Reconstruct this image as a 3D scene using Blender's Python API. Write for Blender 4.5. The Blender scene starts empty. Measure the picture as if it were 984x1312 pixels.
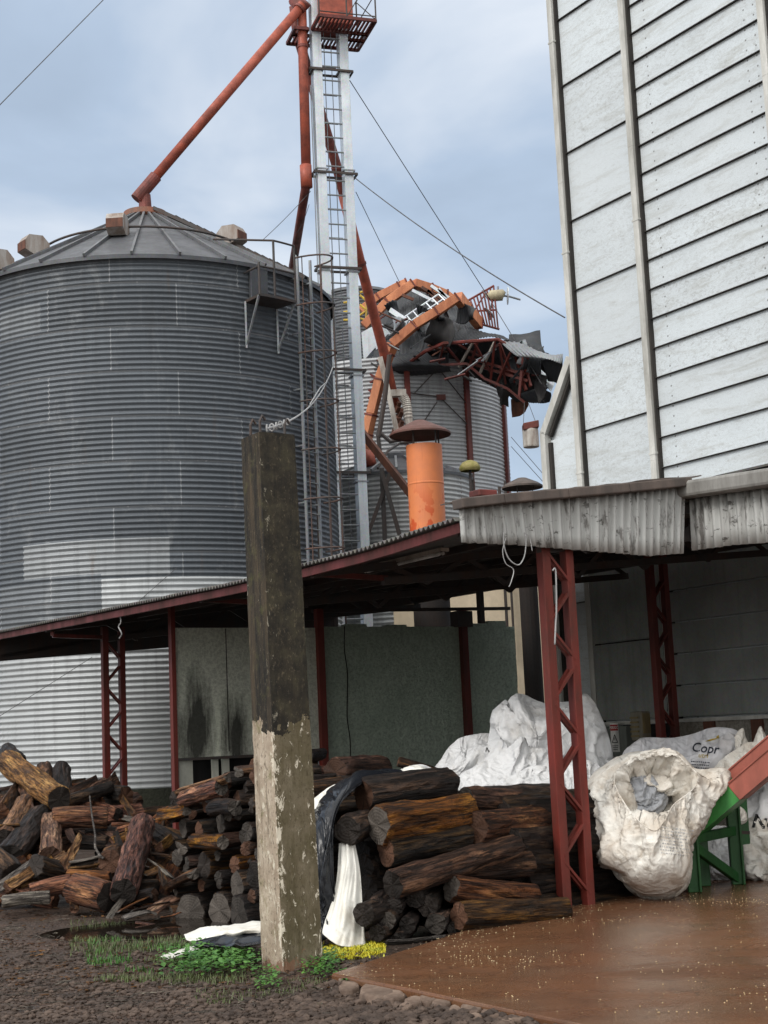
import bpy, math, random
from math import sin, cos, pi, radians, sqrt, atan2, atan, tan
from mathutils import Vector as V, Matrix, noise
from mathutils.bvhtree import BVHTree
rnd = random.Random(11)
scene = bpy.context.scene
COL = scene.collection
Z = V((0, 0, 1))

# ------------------------------------------------------------------ camera (eye 1.6 m, looking slightly up, phone at 2x)
F_PX, PITCH, ROLL, EYE = 1900.0, atan(284 / 1900), 0.045, 1.6
CAM = V((0, 0, EYE))
_fw = V((0, cos(PITCH), sin(PITCH))); _u0 = V((0, -sin(PITCH), cos(PITCH))); _r0 = V((1, 0, 0))
_rt = _r0 * cos(ROLL) - _u0 * sin(ROLL); _up = _r0 * sin(ROLL) + _u0 * cos(ROLL)
cd = bpy.data.cameras.new('camera'); cam = bpy.data.objects.new('camera', cd); COL.objects.link(cam)
cd.sensor_fit = 'VERTICAL'; cd.sensor_height = 24; cd.lens = 24 * F_PX / 1312
cd.clip_end = 2000; cd.clip_start = .1
cam.matrix_world = Matrix(((_rt.x, _up.x, -_fw.x, 0), (_rt.y, _up.y, -_fw.y, 0), (_rt.z, _up.z, -_fw.z, EYE), (0, 0, 0, 1)))
scene.camera = cam

# ------------------------------------------------------------------ surveying: a line of sight of the photo meets a known surface
def ray(x, y): return _fw + _rt * ((x - 492) / F_PX) - _up * ((y - 656) / F_PX)
def PP(x, y, p0, n):
    d = ray(x, y); return CAM + d * (n.dot(p0 - CAM) / n.dot(d))
def G(x, y, z=0.0): return PP(x, y, V((0, 0, z)), Z)
def A(x, y, Y): return PP(x, y, V((0, Y, 0)), V((0, 1, 0)))
_d = ray(-718, 994.8); U = V((_d.x, _d.y, 0)).normalized(); W = V((U.y, -U.x, 0))     # U runs along the shed's eave, W across it
R0 = G(724, 1170)
def S(u, w, z=0.0): return R0 + U * u + W * w + Z * z
def PW(x, y, w): return PP(x, y, S(0, w), W)
def PU(x, y, u): return PP(x, y, S(u, 0), U)
def uw(P): d = P - R0; return d.dot(U), d.dot(W), P.z
def m_of(px, Y): return px * Y / F_PX                                 # photo pixels to metres at depth Y

# ------------------------------------------------------------------ mesh builder and tagging
WL = {}
def N3(p, f): return noise.noise(V((p[0] * f, p[1] * f, p[2] * f)))
class M:
    def __init__(s): s.v = []; s.f = []; s.m = []
    def add(s, vs, fs, mi=0):
        o = len(s.v); s.v += [V(p) for p in vs]
        for f in fs: s.f.append([o + i for i in f]); s.m.append(mi)
        return s
    def box(s, c, x, y, z, mi=0):                                     # centre and three half-axes
        c = V(c); x = V(x); y = V(y); z = V(z)
        vs = [c + x * a + y * b + z * d for a in (-1, 1) for b in (-1, 1) for d in (-1, 1)]
        fs = [(0, 1, 3, 2), (4, 6, 7, 5), (0, 4, 5, 1), (2, 3, 7, 6), (0, 2, 6, 4), (1, 5, 7, 3)]
        if x.cross(y).dot(z) < 0: fs = [f[::-1] for f in fs]
        return s.add(vs, fs, mi)
    def beam(s, a, b, w, h, up=Z, mi=0):
        a = V(a); b = V(b); d = (b - a); L = d.length; d.normalize()
        sd = d.cross(V(up))
        if sd.length < 1e-4: sd = d.cross(V((1, 0, 0)))
        sd.normalize(); u2 = sd.cross(d).normalized()
        return s.box((a + b) / 2, d * L / 2, sd * w / 2, u2 * h / 2, mi)
    def tube(s, pts, r, n=10, mi=0, cap=True):
        pts = [V(p) for p in pts]; rs = r if isinstance(r, (list, tuple)) else [r] * len(pts)
        rings = []; ref = None
        for i, p in enumerate(pts):
            t = (pts[min(i + 1, len(pts) - 1)] - pts[max(i - 1, 0)]).normalized()
            if ref is None: ref = t.orthogonal().normalized()
            ref = (ref - t * ref.dot(t)).normalized(); b = t.cross(ref)
            rings.append([p + (ref * cos(2 * pi * k / n) + b * sin(2 * pi * k / n)) * rs[i] for k in range(n)])
        vs = [p for r_ in rings for p in r_]; fs = []
        for i in range(len(pts) - 1):
            for k in range(n):
                k2 = (k + 1) % n; fs.append((i * n + k, i * n + k2, (i + 1) * n + k2, (i + 1) * n + k))
        if cap: fs += [tuple(range(n))[::-1], tuple((len(pts) - 1) * n + k for k in range(n))]
        return s.add(vs, fs, mi)
    def lathe(s, c, prof, n=48, mi=0, a0=0.0, a1=2 * pi, fn=None):
        full = abs(a1 - a0 - 2 * pi) < 1e-6; m = n if full else n + 1; c = V(c)
        vs = []
        for r, z in prof:
            for k in range(m):
                a = a0 + (a1 - a0) * k / n; vs.append(c + V((r * cos(a), r * sin(a), z)))
        fs = []
        for i in range(len(prof) - 1):
            for k in range(n):
                k2 = (k + 1) % m if full else k + 1; fs.append((i * m + k, i * m + k2, (i + 1) * m + k2, (i + 1) * m + k))
        return s.add(vs, fs, mi)
    def grid(s, rows, mi=0):
        n = len(rows[0]); vs = [p for r in rows for p in r]
        fs = [(i * n + j, i * n + j + 1, (i + 1) * n + j + 1, (i + 1) * n + j) for i in range(len(rows) - 1) for j in range(n - 1)]
        return s.add(vs, fs, mi)
    def prism(s, poly, ex, mi=0):
        n = len(poly); poly = [V(p) for p in poly]; ex = V(ex); vs = poly + [p + ex for p in poly]
        nrm = V((0, 0, 0))
        for i in range(n): nrm += (poly[i] - poly[0]).cross(poly[(i + 1) % n] - poly[0])
        fs = [tuple(range(n)), tuple(range(2 * n - 1, n - 1, -1))] + [(i + n, (i + 1) % n + n, (i + 1) % n, i) for i in range(n)]
        if nrm.dot(ex) > 0: fs = [f[::-1] for f in fs]
        return s.add(vs, fs, mi)
    def build(s, name, mats, parent=None, loc=None, smooth=False, solid=0, bevel=0, sm_angle=None):
        me = bpy.data.meshes.new(name); base = WL[parent.name] if parent else None
        if base is None:
            if loc is None:
                xs = [p.x for p in s.v]; ys = [p.y for p in s.v]; zs = [p.z for p in s.v]
                loc = V(((min(xs) + max(xs)) / 2, (min(ys) + max(ys)) / 2, min(zs)))
            base = V(loc)
        me.from_pydata([tuple(p - base) for p in s.v], [], s.f)
        for mt in (mats if isinstance(mats, (list, tuple)) else [mats]): me.materials.append(mt)
        me.polygons.foreach_set('material_index', s.m)
        me.polygons.foreach_set('use_smooth', [bool(smooth)] * len(s.f)); me.update()
        o = bpy.data.objects.new(name, me); COL.objects.link(o)
        if parent: o.parent = parent
        else: o.location = base
        WL[o.name] = base
        if solid: md = o.modifiers.new('thick', 'SOLIDIFY'); md.thickness = solid; md.offset = 0
        if bevel: md = o.modifiers.new('bev', 'BEVEL'); md.width = bevel; md.segments = 2; md.limit_method = 'ANGLE'
        return o
def tag(o, label=None, cat=None, group=None, kind=None):
    if label: o['label'] = label
    if cat: o['category'] = cat
    if group: o['group'] = group
    if kind: o['kind'] = kind
    return o
def empty(name, loc, label, cat, group=None):
    o = bpy.data.objects.new(name, None); COL.objects.link(o); o.location = V(loc); o.empty_display_size = .1
    WL[o.name] = V(loc); return tag(o, label, cat, group)
def lerp(a, b, t): return a + (b - a) * t
def sm(a, b, x): t = max(0., min(1., (x - a) / (b - a))); return t * t * (3 - 2 * t)
def cr(p0, p1, p2, p3, t):
    return (p1 * 2 + (p2 - p0) * t + (p0 * 2 - p1 * 5 + p2 * 4 - p3) * (t * t) + (p1 * 3 - p0 - p2 * 3 + p3) * (t ** 3)) * .5
def spline(pts, n, closed=False):
    k = len(pts); out = []; segs = k if closed else k - 1
    for i in range(n):
        s_ = i * segs / (n if closed else n - 1); j = min(int(s_), segs - 1); t = s_ - j
        g = (lambda q: pts[q % k]) if closed else (lambda q: pts[max(0, min(k - 1, q))])
        out.append(cr(g(j - 1), g(j), g(j + 1), g(j + 2), t))
    return out
def ridged(p, f, seed=0):
    q = V((p.x * f + seed * 7.3, p.y * f - seed * 3.1, p.z * f + seed * 5.7)); return 1 - 2 * abs(noise.noise(q))

# ------------------------------------------------------------------ procedural materials
class NT:
    def __init__(s, name):
        s.mat = bpy.data.materials.new(name); s.mat.use_nodes = True; s.t = s.mat.node_tree
        s.b = s.t.nodes['Principled BSDF']; s.co = s.t.nodes.new('ShaderNodeTexCoord')
        s.obj = s.co.outputs['Object']; s.info = s.t.nodes.new('ShaderNodeObjectInfo')
    def n(s, typ, ins=None, **props):
        nd = s.t.nodes.new('ShaderNode' + typ)
        for k, v in props.items(): setattr(nd, k, v)
        for k, v in (ins or {}).items(): s.set(nd.inputs[k], v)
        return nd
    def set(s, inp, v):
        if isinstance(v, bpy.types.NodeSocket): s.t.links.new(v, inp)
        elif isinstance(v, (tuple, list)) and len(v) == 3 and inp.type == 'RGBA': inp.default_value = (*v, 1)
        else: inp.default_value = v
    def map(s, vec, scale=(1, 1, 1), loc=(0, 0, 0), rot=(0, 0, 0)):
        return s.n('Mapping', {'Vector': vec, 'Scale': scale, 'Location': loc, 'Rotation': rot}).outputs[0]
    def noise(s, vec, scale=5, detail=5, rough=.55, dist=0.0):
        return s.n('TexNoise', {'Vector': vec, 'Scale': scale, 'Detail': detail, 'Roughness': rough, 'Distortion': dist}).outputs[0]
    def voro(s, vec, scale=5, feature='F1', out='Distance'):
        return s.n('TexVoronoi', {'Vector': vec, 'Scale': scale}, feature=feature).outputs[out]
    def ramp(s, fac, stops, interp='LINEAR'):
        nd = s.n('ValToRGB', {'Fac': fac}); e = nd.color_ramp; e.interpolation = interp
        while len(e.elements) < len(stops): e.elements.new(.5)
        for el, (p, c) in zip(e.elements, stops):
            el.position = p; el.color = (c, c, c, 1) if isinstance(c, (int, float)) else (*c, 1)
        return nd.outputs[0]
    def mix(s, fac, a, b, mode='MIX'):
        return s.n('MixRGB', {'Fac': fac, 'Color1': a, 'Color2': b}, blend_type=mode).outputs[0]
    def m(s, op, a, b=0.0, c=None):
        ins = {0: a, 1: b}
        if c is not None: ins[2] = c
        return s.n('Math', ins, operation=op).outputs[0]
    def xyz(s, vec):
        o = s.n('SeparateXYZ', {0: vec}).outputs; return o[0], o[1], o[2]
    def comb(s, x, y, z): return s.n('CombineXYZ', {0: x, 1: y, 2: z}).outputs[0]
    def bump(s, h, strength=.4, dist=.02, nrm=None):
        ins = {'Height': h, 'Strength': strength, 'Distance': dist}
        if nrm is not None: ins['Normal'] = nrm
        o = s.n('Bump', ins).outputs[0]; s.t.links.new(o, s.b.inputs['Normal']); return o
    def out(s, col, rough=.6, metal=0.0, spec=.3):
        s.set(s.b.inputs['Base Color'], col); s.set(s.b.inputs['Roughness'], rough); s.set(s.b.inputs['Metallic'], metal)
        if spec is not None: s.b.inputs['Specular IOR Level'].default_value = spec
        return s.mat
def sc3(c, k): return tuple(x * k for x in c)

def paint(name, c, wear=None, rough=.5, scale=6, amount=.5, streak=True, metal=0.0):
    t = NT(name); wear = wear or sc3(c, .45)
    n1 = t.noise(t.map(t.obj, (1, 1, .25 if streak else 1)), scale, 6, .65)
    n2 = t.noise(t.obj, scale * 7, 4)
    f = t.ramp(n1, [(.5 - amount * .3, 0), (.62, 1)])
    col = t.mix(f, c, wear)
    col = t.mix(t.ramp(n2, [(.4, 0), (.75, .5)]), col, sc3(c, .7))
    t.bump(n2, .15, .01)
    return t.out(col, t.ramp(n1, [(.3, rough - .1), (.7, min(1, rough + .2))]), metal)

def galv(name, c, rough=.45, metal=.6, dirt=(.06, .055, .05), amount=.4, scale=1.5):
    t = NT(name)
    n1 = t.noise(t.obj, scale, 6, .6); n2 = t.noise(t.map(t.obj, (6, 6, .35)), 2.0, 5, .65); n3 = t.voro(t.obj, 40, out='Color')
    col = t.mix(t.ramp(n1, [(.35, 0), (.7, .7)]), c, sc3(c, .62))
    col = t.mix(t.ramp(n2, [(.62 - amount * .3, 0), (.78, amount)]), col, dirt)
    col = t.mix(.10, col, n3, 'OVERLAY')
    t.bump(n2, .08, .01)
    return t.out(col, t.ramp(n1, [(.3, rough - .08), (.7, rough + .15)]), metal)
RUST = (.10, .035, .018)
M_red = paint('red_oxide_paint', (.145, .026, .020), (.06, .02, .016), .45, 5, .5)
M_eave = paint('eave_maroon', (.115, .022, .020), (.05, .018, .015), .55, 4, .55)
M_redlit = paint('red_paint_lit', (.185, .028, .02), (.075, .024, .018), .5, 4, .65)  # same red paint, a paler copy for parts in the light
M_spout = paint('spout_red', (.36, .085, .05), (.18, .05, .035), .5, 4, .45, False)
M_spoutdk = paint('spout_dull_red', (.20, .05, .038), (.08, .03, .025), .55, 4, .5, False)
M_orange = paint('faded_orange', (.60, .24, .115), (.34, .12, .06), .5, 2.5, .35)
M_shadeblk = paint('shade_black', (.012, .011, .011), (.025, .018, .015), .8, 4, .4)  # near-black that paints in shade on the stack bottom and vent pipe
M_darkiron = paint('dark_iron', (.042, .040, .040), (.062, .043, .036), .55, 6, .4)
M_rust = paint('rusty_steel', (.16, .06, .035), (.06, .035, .028), .7, 5, .6)
M_galv = galv('galvanised', (.60, .645, .68), .42, .4, amount=.3)
M_galvdk = galv('dull_galvanised', (.26, .275, .29), .5, .5, amount=.45)
M_roofcone = galv('weathered_roof_steel', (.085, .09, .10), .5, .25, amount=.5, scale=2.5)
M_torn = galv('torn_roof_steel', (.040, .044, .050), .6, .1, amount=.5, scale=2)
M_whitepipe = paint('white_pipe_paint', (.55, .52, .47), (.25, .2, .17), .5, 5, .4)
M_yellow = paint('yellow_paint', (.6, .42, .05), (.3, .2, .05), .5, 6, .3)
M_wire = paint('wire', (.09, .09, .095), None, .5, 8)
M_wirelight = paint('light_wire', (.42, .42, .42), None, .5, 8)
M_black = paint('black_opening', (.012, .012, .013), None, .8, 4)  # flat black for the shade inside openings

def m_silo(name, R, dark, bright, zb, seam=(.42, .43, .44), patches=()):
    """curved corrugated sheets: each sheet its own tone, bolted seams, newer sheets below zb"""
    t = NT(name); x, y, z = t.xyz(t.obj); ang = t.m('ARCTAN2', y, x); s = t.m('MULTIPLY', ang, R)
    vec = t.comb(s, z, 0.0)
    br = t.n('TexBrick', {'Vector': vec, 'Color1': (.0, .0, .0), 'Color2': (1, 1, 1), 'Mortar': (.5, .5, .5), 'Scale': 1.0, 'Mortar Size': .012,
             'Mortar Smooth': .3, 'Bias': 0.0, 'Brick Width': 2.42, 'Row Height': .832}, offset=.5)
    tone = br.outputs['Color']; mort = br.outputs['Fac']
    big = t.noise(t.obj, .55, 4, .6); strk = t.noise(t.map(vec, (5, .22, 1)), 1.6, 6, .65); fine = t.noise(t.map(vec, (3, 20, 1)), 4, 4, .6)
    c = t.mix(t.ramp(tone, [(0, .0), (1, .8)]), sc3(dark, .84), sc3(dark, 1.22))
    c = t.mix(t.ramp(big, [(.35, .0), (.7, .5)]), c, sc3(dark, .75))
    lo = t.m('LESS_THAN', z, zb)
    for (s0, s1, z0, z1, k) in patches:                               # replaced sheets
        a = t.m('MULTIPLY', t.m('MULTIPLY', t.m('GREATER_THAN', s, s0), t.m('LESS_THAN', s, s1)), t.m('MULTIPLY', t.m('GREATER_THAN', z, z0), t.m('LESS_THAN', z, z1)))
        lo = t.m('MAXIMUM', lo, t.m('MULTIPLY', a, k)) if k > 0 else t.m('MULTIPLY', lo, t.m('SUBTRACT', 1.0, t.m('MULTIPLY', a, -k)))
    bc = t.mix(t.ramp(tone, [(0, .0), (1, .8)]), sc3(bright, .85), sc3(bright, 1.05))
    c = t.mix(lo, c, bc)
    c = t.mix(t.ramp(strk, [(.5, 0), (.75, .35)]), c, (.055, .056, .058))
    c = t.mix(t.ramp(strk, [(.22, .16), (.42, 0)]), c, (.40, .41, .42))
    blot = t.noise(t.map(vec, (1.2, .8, 1)), 1.4, 7, .75, .8); c = t.mix(t.ramp(blot, [(.55, 0), (.68, .3)]), c, (.30, .31, .315)); rst = t.noise(t.map(vec, (3, .3, 1)), 1.1, 5, .7); c = t.mix(t.ramp(rst, [(.64, 0), (.74, .35)]), c, (.13, .09, .065))
    c = t.mix(t.ramp(fine, [(.55, 0), (.8, .25)]), c, (.33, .33, .33))
    bolts = t.ramp(t.voro(t.map(vec, (11, 9, 1)), 1.0), [(.12, 1), (.22, 0)])
    c = t.mix(t.m('MULTIPLY', t.m('MULTIPLY', mort, bolts), .9), c, seam)
    c = t.mix(t.m('MULTIPLY', mort, .38), c, seam)
    grime = t.ramp(z, [(0, .75), (.10, .4), (.2, 0)])
    c = t.mix(t.m('MULTIPLY', grime, t.ramp(t.noise(t.obj, 3, 5), [(.3, .3), (.6, 1)])), c, (.09, .08, .05))
    t.bump(fine, .10, .01)
    return t.out(c, t.ramp(big, [(.3, .46), (.7, .6)]), .22)

def m_white_panels():
    t = NT('grimy_white_sheet'); o = t.obj
    vv = t.map(o, (1, 1, 1), rot=(0, 0, -atan2(U.y, U.x)))             # x along the wall
    n1 = t.noise(t.map(vv, (.6, 1, 4)), 1.6, 7, .7, .6); n2 = t.noise(t.map(vv, (2.2, 1, 7)), 3.0, 6, .75, 1.5); n3 = t.noise(vv, .8, 5, .6)
    scr = t.noise(t.map(vv, (3, 1, 3), rot=(0, .5, 0)), 7, 3, .6, 3.0)
    c = t.mix(t.ramp(n3, [(.35, 0), (.7, .6)]), (.61, .66, .69), (.53, .58, .61))
    c = t.mix(t.ramp(n1, [(.50, 0), (.70, .62)]), c, (.36, .36, .33))
    c = t.mix(t.ramp(n2, [(.56, 0), (.70, .5)]), c, (.27, .265, .24))
    spk = t.noise(vv, 26, 5, .8, .8); area = t.noise(vv, 1.3, 4, .6)
    c = t.mix(t.m('MULTIPLY', t.ramp(spk, [(.58, 0), (.66, .7)]), t.ramp(area, [(.48, 0), (.66, 1)])), c, (.17, .165, .15))
    scr2 = t.noise(t.map(vv, (2, 1, 6), rot=(0, -.25, 0)), 4, 3, .6, 4.0)
    c = t.mix(t.ramp(scr, [(.48, 0), (.5, .45), (.52, 0)]), c, (.2, .2, .19)); c = t.mix(t.ramp(scr2, [(.488, 0), (.5, .5), (.512, 0)]), c, (.2, .2, .18))
    rn = t.info.outputs['Random']
    c = t.mix(t.m('MULTIPLY', rn, .30), c, (.40, .42, .43)); gr = t.noise(t.map(vv, (1, 1, 1.8)), 11, 6, .8, 1.2)
    c = t.mix(t.m('MULTIPLY', t.m('MULTIPLY', t.m('FRACT', t.m('MULTIPLY', rn, 5.3)), .75), t.ramp(gr, [(.5, 0), (.66, 1)])), c, (.26, .26, .25))
    ux = t.n('VectorMath', {0: o, 1: tuple(U)}, operation='DOT_PRODUCT').outputs['Value']; zz = t.xyz(o)[2]; zf = t.m('DIVIDE', t.m('SUBTRACT', t.m('FRACT', t.m('MULTIPLY', zz, 7.02)), .5), 7.02)
    for u0 in (1.42, -.45, -.62, -3.1):                                # screw lines beside the bars
        d = t.m('SUBTRACT', ux, u0); rr = t.m('SQRT', t.m('ADD', t.m('MULTIPLY', d, d), t.m('MULTIPLY', zf, zf))); c = t.mix(t.ramp(rr, [(.010, .85), (.016, 0)]), c, (.10, .095, .09))
    t.bump(n1, .12, .02)
    return t.out(c, .5, .05)
M_white = m_white_panels()
M_trim = paint('pale_trim', (.58, .58, .55), (.30, .295, .27), .6, 3, .5)
M_shadejoint = paint('shade_joint_black', (.018, .017, .016), (.045, .04, .036), .8, 5, .5)  # near-black for painted shade by bars and under lips, also for joints
M_cream = paint('cream_render', (.62, .52, .38), (.5, .42, .3), .8, 1.2, .3)

def m_corr_fascia():
    t = NT('stained_corrugated'); n1 = t.noise(t.map(t.obj, (6, 6, .5)), 1.5, 6, .65); n2 = t.noise(t.obj, 5, 6, .7); n3 = t.noise(t.map(t.obj, (9, 9, 2)), 1.2, 5, .7)
    c = t.mix(t.ramp(n1, [(.38, 0), (.68, .8)]), (.43, .44, .43), (.29, .29, .28))
    c = t.mix(t.ramp(n2, [(.64, 0), (.74, .8)]), c, (.07, .066, .06))
    c = t.mix(t.ramp(n3, [(.54, 0), (.64, .8)]), c, (.07, .062, .055)); n4 = t.noise(t.map(t.obj, (3.2, 3.2, 5)), 2.2, 5, .7); c = t.mix(t.ramp(n4, [(.60, 0), (.66, .85)]), c, (.05, .045, .04))
    t.bump(n2, .2, .01); return t.out(c, .6, .15)
M_fascia = m_corr_fascia()
M_roofsheet = galv('roof_sheet', (.11, .105, .10), .7, .15, amount=.6)
M_capping = paint('brown_capping', (.13, .10, .085), (.065, .055, .05), .6, 4, .5)
M_gutter = paint('grey_gutter', (.27, .265, .25), (.13, .125, .115), .75, 4, .5)

def m_pillar(h0):
    """concrete: black mould and moss over the upper part, peeled lime wash and damp brown below a ragged line"""
    t = NT('mouldy_concrete'); x, y, z = t.xyz(t.obj)
    big = t.noise(t.obj, 4, 6, .65); strk = t.noise(t.map(t.obj, (9, 9, .7)), 1.8, 7, .7); fl = t.noise(t.map(t.obj, (1, 1, .45)), 22, 6, .75, .6); moss = t.noise(t.obj, 7, 6, .7)
    up = t.mix(t.ramp(strk, [(.42, 0), (.66, 1)]), (.012, .0105, .008), (.066, .048, .029))
    upr = t.mix(t.ramp(moss, [(.42, 0), (.62, 1)]), (.010, .009, .0065), (.034, .029, .018))
    up = t.mix(t.ramp(moss, [(.54, 0), (.7, .7)]), up, (.07, .068, .025))
    up = t.mix(t.ramp(fl, [(.66, 0), (.69, .7)]), up, (.30, .27, .21))
    dn = t.mix(t.ramp(big, [(.3, 0), (.65, 1)]), (.22, .165, .115), (.44, .37, .29))
    dn = t.mix(t.ramp(strk, [(.52, 0), (.68, .8)]), dn, (.075, .055, .032))
    dn = t.mix(t.ramp(moss, [(.55, 0), (.72, .8)]), dn, (.12, .115, .035))
    dn = t.mix(t.ramp(fl, [(.585, 0), (.60, 1)]), dn, (.50, .45, .36))
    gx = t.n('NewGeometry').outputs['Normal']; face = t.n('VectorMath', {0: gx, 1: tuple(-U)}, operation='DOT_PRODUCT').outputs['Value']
    dot = lambda a: t.m('ADD', t.n('VectorMath', {0: t.obj, 1: tuple(a)}, operation='DOT_PRODUCT').outputs['Value'], .17)
    d1, d2 = dot(U), dot(W); near = t.ramp(t.m('MAXIMUM', d1, d2), [(.02, 1), (.07, 0)]); far = t.m('MULTIPLY', t.ramp(d2, [(.24, 0), (.34, 1)]), t.m('GREATER_THAN', face, .5))
    # side away from the sun darkened in the colour, peeled lime wash along the arrises
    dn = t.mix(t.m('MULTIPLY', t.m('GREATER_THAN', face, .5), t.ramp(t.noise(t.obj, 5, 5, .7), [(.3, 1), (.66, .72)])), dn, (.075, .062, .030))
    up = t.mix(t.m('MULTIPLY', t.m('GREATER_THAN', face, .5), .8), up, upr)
    spk = t.noise(t.map(t.obj, (1, 1, .6)), 40, 5, .8)
    up = t.mix(t.ramp(spk, [(.56, 0), (.68, .55)]), up, (.15, .12, .075)); dn = t.mix(t.ramp(spk, [(.55, 0), (.62, .7)]), dn, (.05, .038, .02))
    edge = t.m('MAXIMUM', near, far)
    fle = t.m('ADD', t.m('MULTIPLY', edge, .105), fl)
    dn = t.mix(t.ramp(fle, [(.615, 0), (.635, .95)]), dn, (.58, .53, .43))
    up = t.mix(t.ramp(t.m('ADD', t.m('MULTIPLY', near, .07), fl), [(.66, 0), (.69, .6)]), up, (.34, .31, .24))
    jag = t.m('ADD', z, t.m('MULTIPLY', t.m('SUBTRACT', big, .5), .55))
    c = t.mix(t.m('GREATER_THAN', jag, h0), dn, up)
    damp = t.m('LESS_THAN', t.m('ADD', z, t.m('MULTIPLY', t.m('SUBTRACT', t.noise(t.obj, 11, 6, .75), .5), .55)), .07)
    c = t.mix(t.m('MULTIPLY', damp, .75), c, (.17, .085, .05))
    t.bump(t.m('ADD', fl, t.m('MULTIPLY', big, .6)), .55, .02); return t.out(c, .8)

def m_plaster(name, c, dark, stain=()):
    t = NT(name); n1 = t.noise(t.obj, 1.1, 6, .6); n2 = t.noise(t.obj, 24, 6, .75); n3 = t.noise(t.map(t.obj, (5, 5, .8)), 1.5, 6, .7)
    col = t.mix(t.ramp(n1, [(.3, 0), (.7, 1)]), c, dark)
    col = t.mix(t.ramp(n3, [(.55, 0), (.8, .5)]), col, sc3(dark, .45))
    col = t.mix(t.ramp(n2, [(.40, .5), (.58, 0)]), col, sc3(dark, .4))
    for p, r in stain:
        d = t.n('VectorMath', {0: t.map(t.obj, (1, 1, .38)), 1: (p[0], p[1], p[2] * .38)}, operation='DISTANCE').outputs['Value']
        f = t.ramp(t.m('ADD', d, t.m('MULTIPLY', t.m('SUBTRACT', n3, .5), r * 1.6)), [(r * .35, .93), (r, 0)])
        col = t.mix(f, col, (.012, .012, .01))
    t.bump(n2, .9, .05); return t.out(col, .85)

def m_bark(name, a, b, c, wet=.35):
    """a wet dark ground, b mid, c torn light fibre; streaks run along the log (local x)"""
    t = NT(name); rn = t.info.outputs['Random']; off = t.comb(t.m('MULTIPLY', rn, 37.0), t.m('MULTIPLY', rn, 11.0), 0.0)
    p = t.n('VectorMath', {0: t.obj, 1: off}, operation='ADD').outputs[0]
    st = t.noise(t.map(p, (.9, 9, 9)), 1.7, 7, .7, .4); pat = t.noise(t.map(p, (1.3, 3.2, 3.2)), 1.7, 5, .65); fine = t.noise(t.map(p, (3, 30, 30)), 1.5, 4, .7)
    col = t.mix(t.ramp(st, [(.36, 0), (.56, 1)]), a, b)
    f = t.m('MULTIPLY', t.ramp(st, [(.45, 0), (.6, 1)]), t.ramp(pat, [(.45, 0), (.62, 1)]))
    col = t.mix(f, col, c)
    col = t.mix(t.ramp(fine, [(.40, .85), (.54, 0)]), col, sc3(a, .4))
    hv = t.n('HueSaturation', {'Hue': t.m('ADD', .488, t.m('MULTIPLY', rn, .024)), 'Saturation': t.m('ADD', .8, t.m('MULTIPLY', rn, .35)), 'Value': t.m('ADD', .72, t.m('MULTIPLY', t.m('FRACT', t.m('MULTIPLY', rn, 7.7)), .6)), 'Color': col}).outputs[0]
    t.bump(t.m('ADD', t.m('ADD', st, t.m('MULTIPLY', fine, .5)), t.m('MULTIPLY', t.voro(t.map(p, (2.2, 7, 7)), 2.0), 1.0)), 1.0, .08)
    warp = t.n('VectorMath', {0: p, 1: t.n('TexNoise', {'Vector': p, 'Scale': 6.0, 'Detail': 3.0}).outputs['Color']}, operation='ADD').outputs[0]
    plate = t.m('MULTIPLY', t.ramp(t.voro(t.map(warp, (1.0, 5, 5)), 2.4, 'DISTANCE_TO_EDGE'), [(.01, .7), (.06, 0)]), t.ramp(t.noise(p, 2.0, 3), [(.45, 0), (.6, 1)])); hv = t.mix(plate, hv, sc3(a, .3))
    return t.out(hv, t.ramp(st, [(.3, wet + .08), (.7, min(.9, wet + .4))]), 0, .22)
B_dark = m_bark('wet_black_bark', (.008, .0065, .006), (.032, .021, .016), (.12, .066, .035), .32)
B_brown = m_bark('brown_bark', (.014, .009, .007), (.085, .040, .022), (.27, .13, .055), .38)
B_tan = m_bark('stripped_tan_wood', (.05, .023, .012), (.30, .145, .058), (.62, .37, .16), .42)
B_red = m_bark('red_brown_wood', (.024, .010, .007), (.20, .072, .034), (.44, .19, .085), .4)
B_grey = m_bark('weathered_grey_wood', (.06, .05, .045), (.17, .15, .13), (.36, .32, .26), .6)
B_or = m_bark('orange_wet_wood', (.018, .009, .006), (.20, .072, .026), (.48, .225, .07), .34)

def m_end(name, c, ring):
    t = NT(name); x, y, z = t.xyz(t.obj); rn = t.info.outputs['Random']
    nz = t.noise(t.obj, 9, 4, .6); r = t.m('SQRT', t.m('ADD', t.m('MULTIPLY', y, y), t.m('MULTIPLY', z, z)))
    w = t.m('SINE', t.m('MULTIPLY', t.m('ADD', r, t.m('MULTIPLY', nz, .05)), 260.0))
    ang = t.m('ADD', t.m('ARCTAN2', y, z), t.m('MULTIPLY', rn, 6.28))
    crk = t.noise(t.comb(t.m('MULTIPLY', t.m('SINE', ang), 2.2), t.m('MULTIPLY', t.m('COSINE', ang), 2.2), t.m('MULTIPLY', r, .8)), .8, 3, .6)
    col = t.mix(t.ramp(w, [(0, 0), (1, .22)]), c, ring)
    col = t.mix(t.ramp(crk, [(.485, 0), (.5, .9), (.515, 0)]), col, (.008, .006, .005))
    col = t.mix(t.ramp(t.noise(t.obj, 4, 5, .7), [(.45, 0), (.7, .8)]), col, sc3(c, .35))
    hv = t.n('HueSaturation', {'Value': t.m('ADD', .4, t.m('MULTIPLY', rn, .7)), 'Color': col}).outputs[0]
    t.bump(t.m('ADD', t.m('MULTIPLY', w, .3), t.m('MULTIPLY', crk, 4.0)), .35, .01); return t.out(hv, .75, 0, .2)
E_grey = m_end('grey_end_grain', (.10, .086, .074), (.06, .05, .042))
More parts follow.
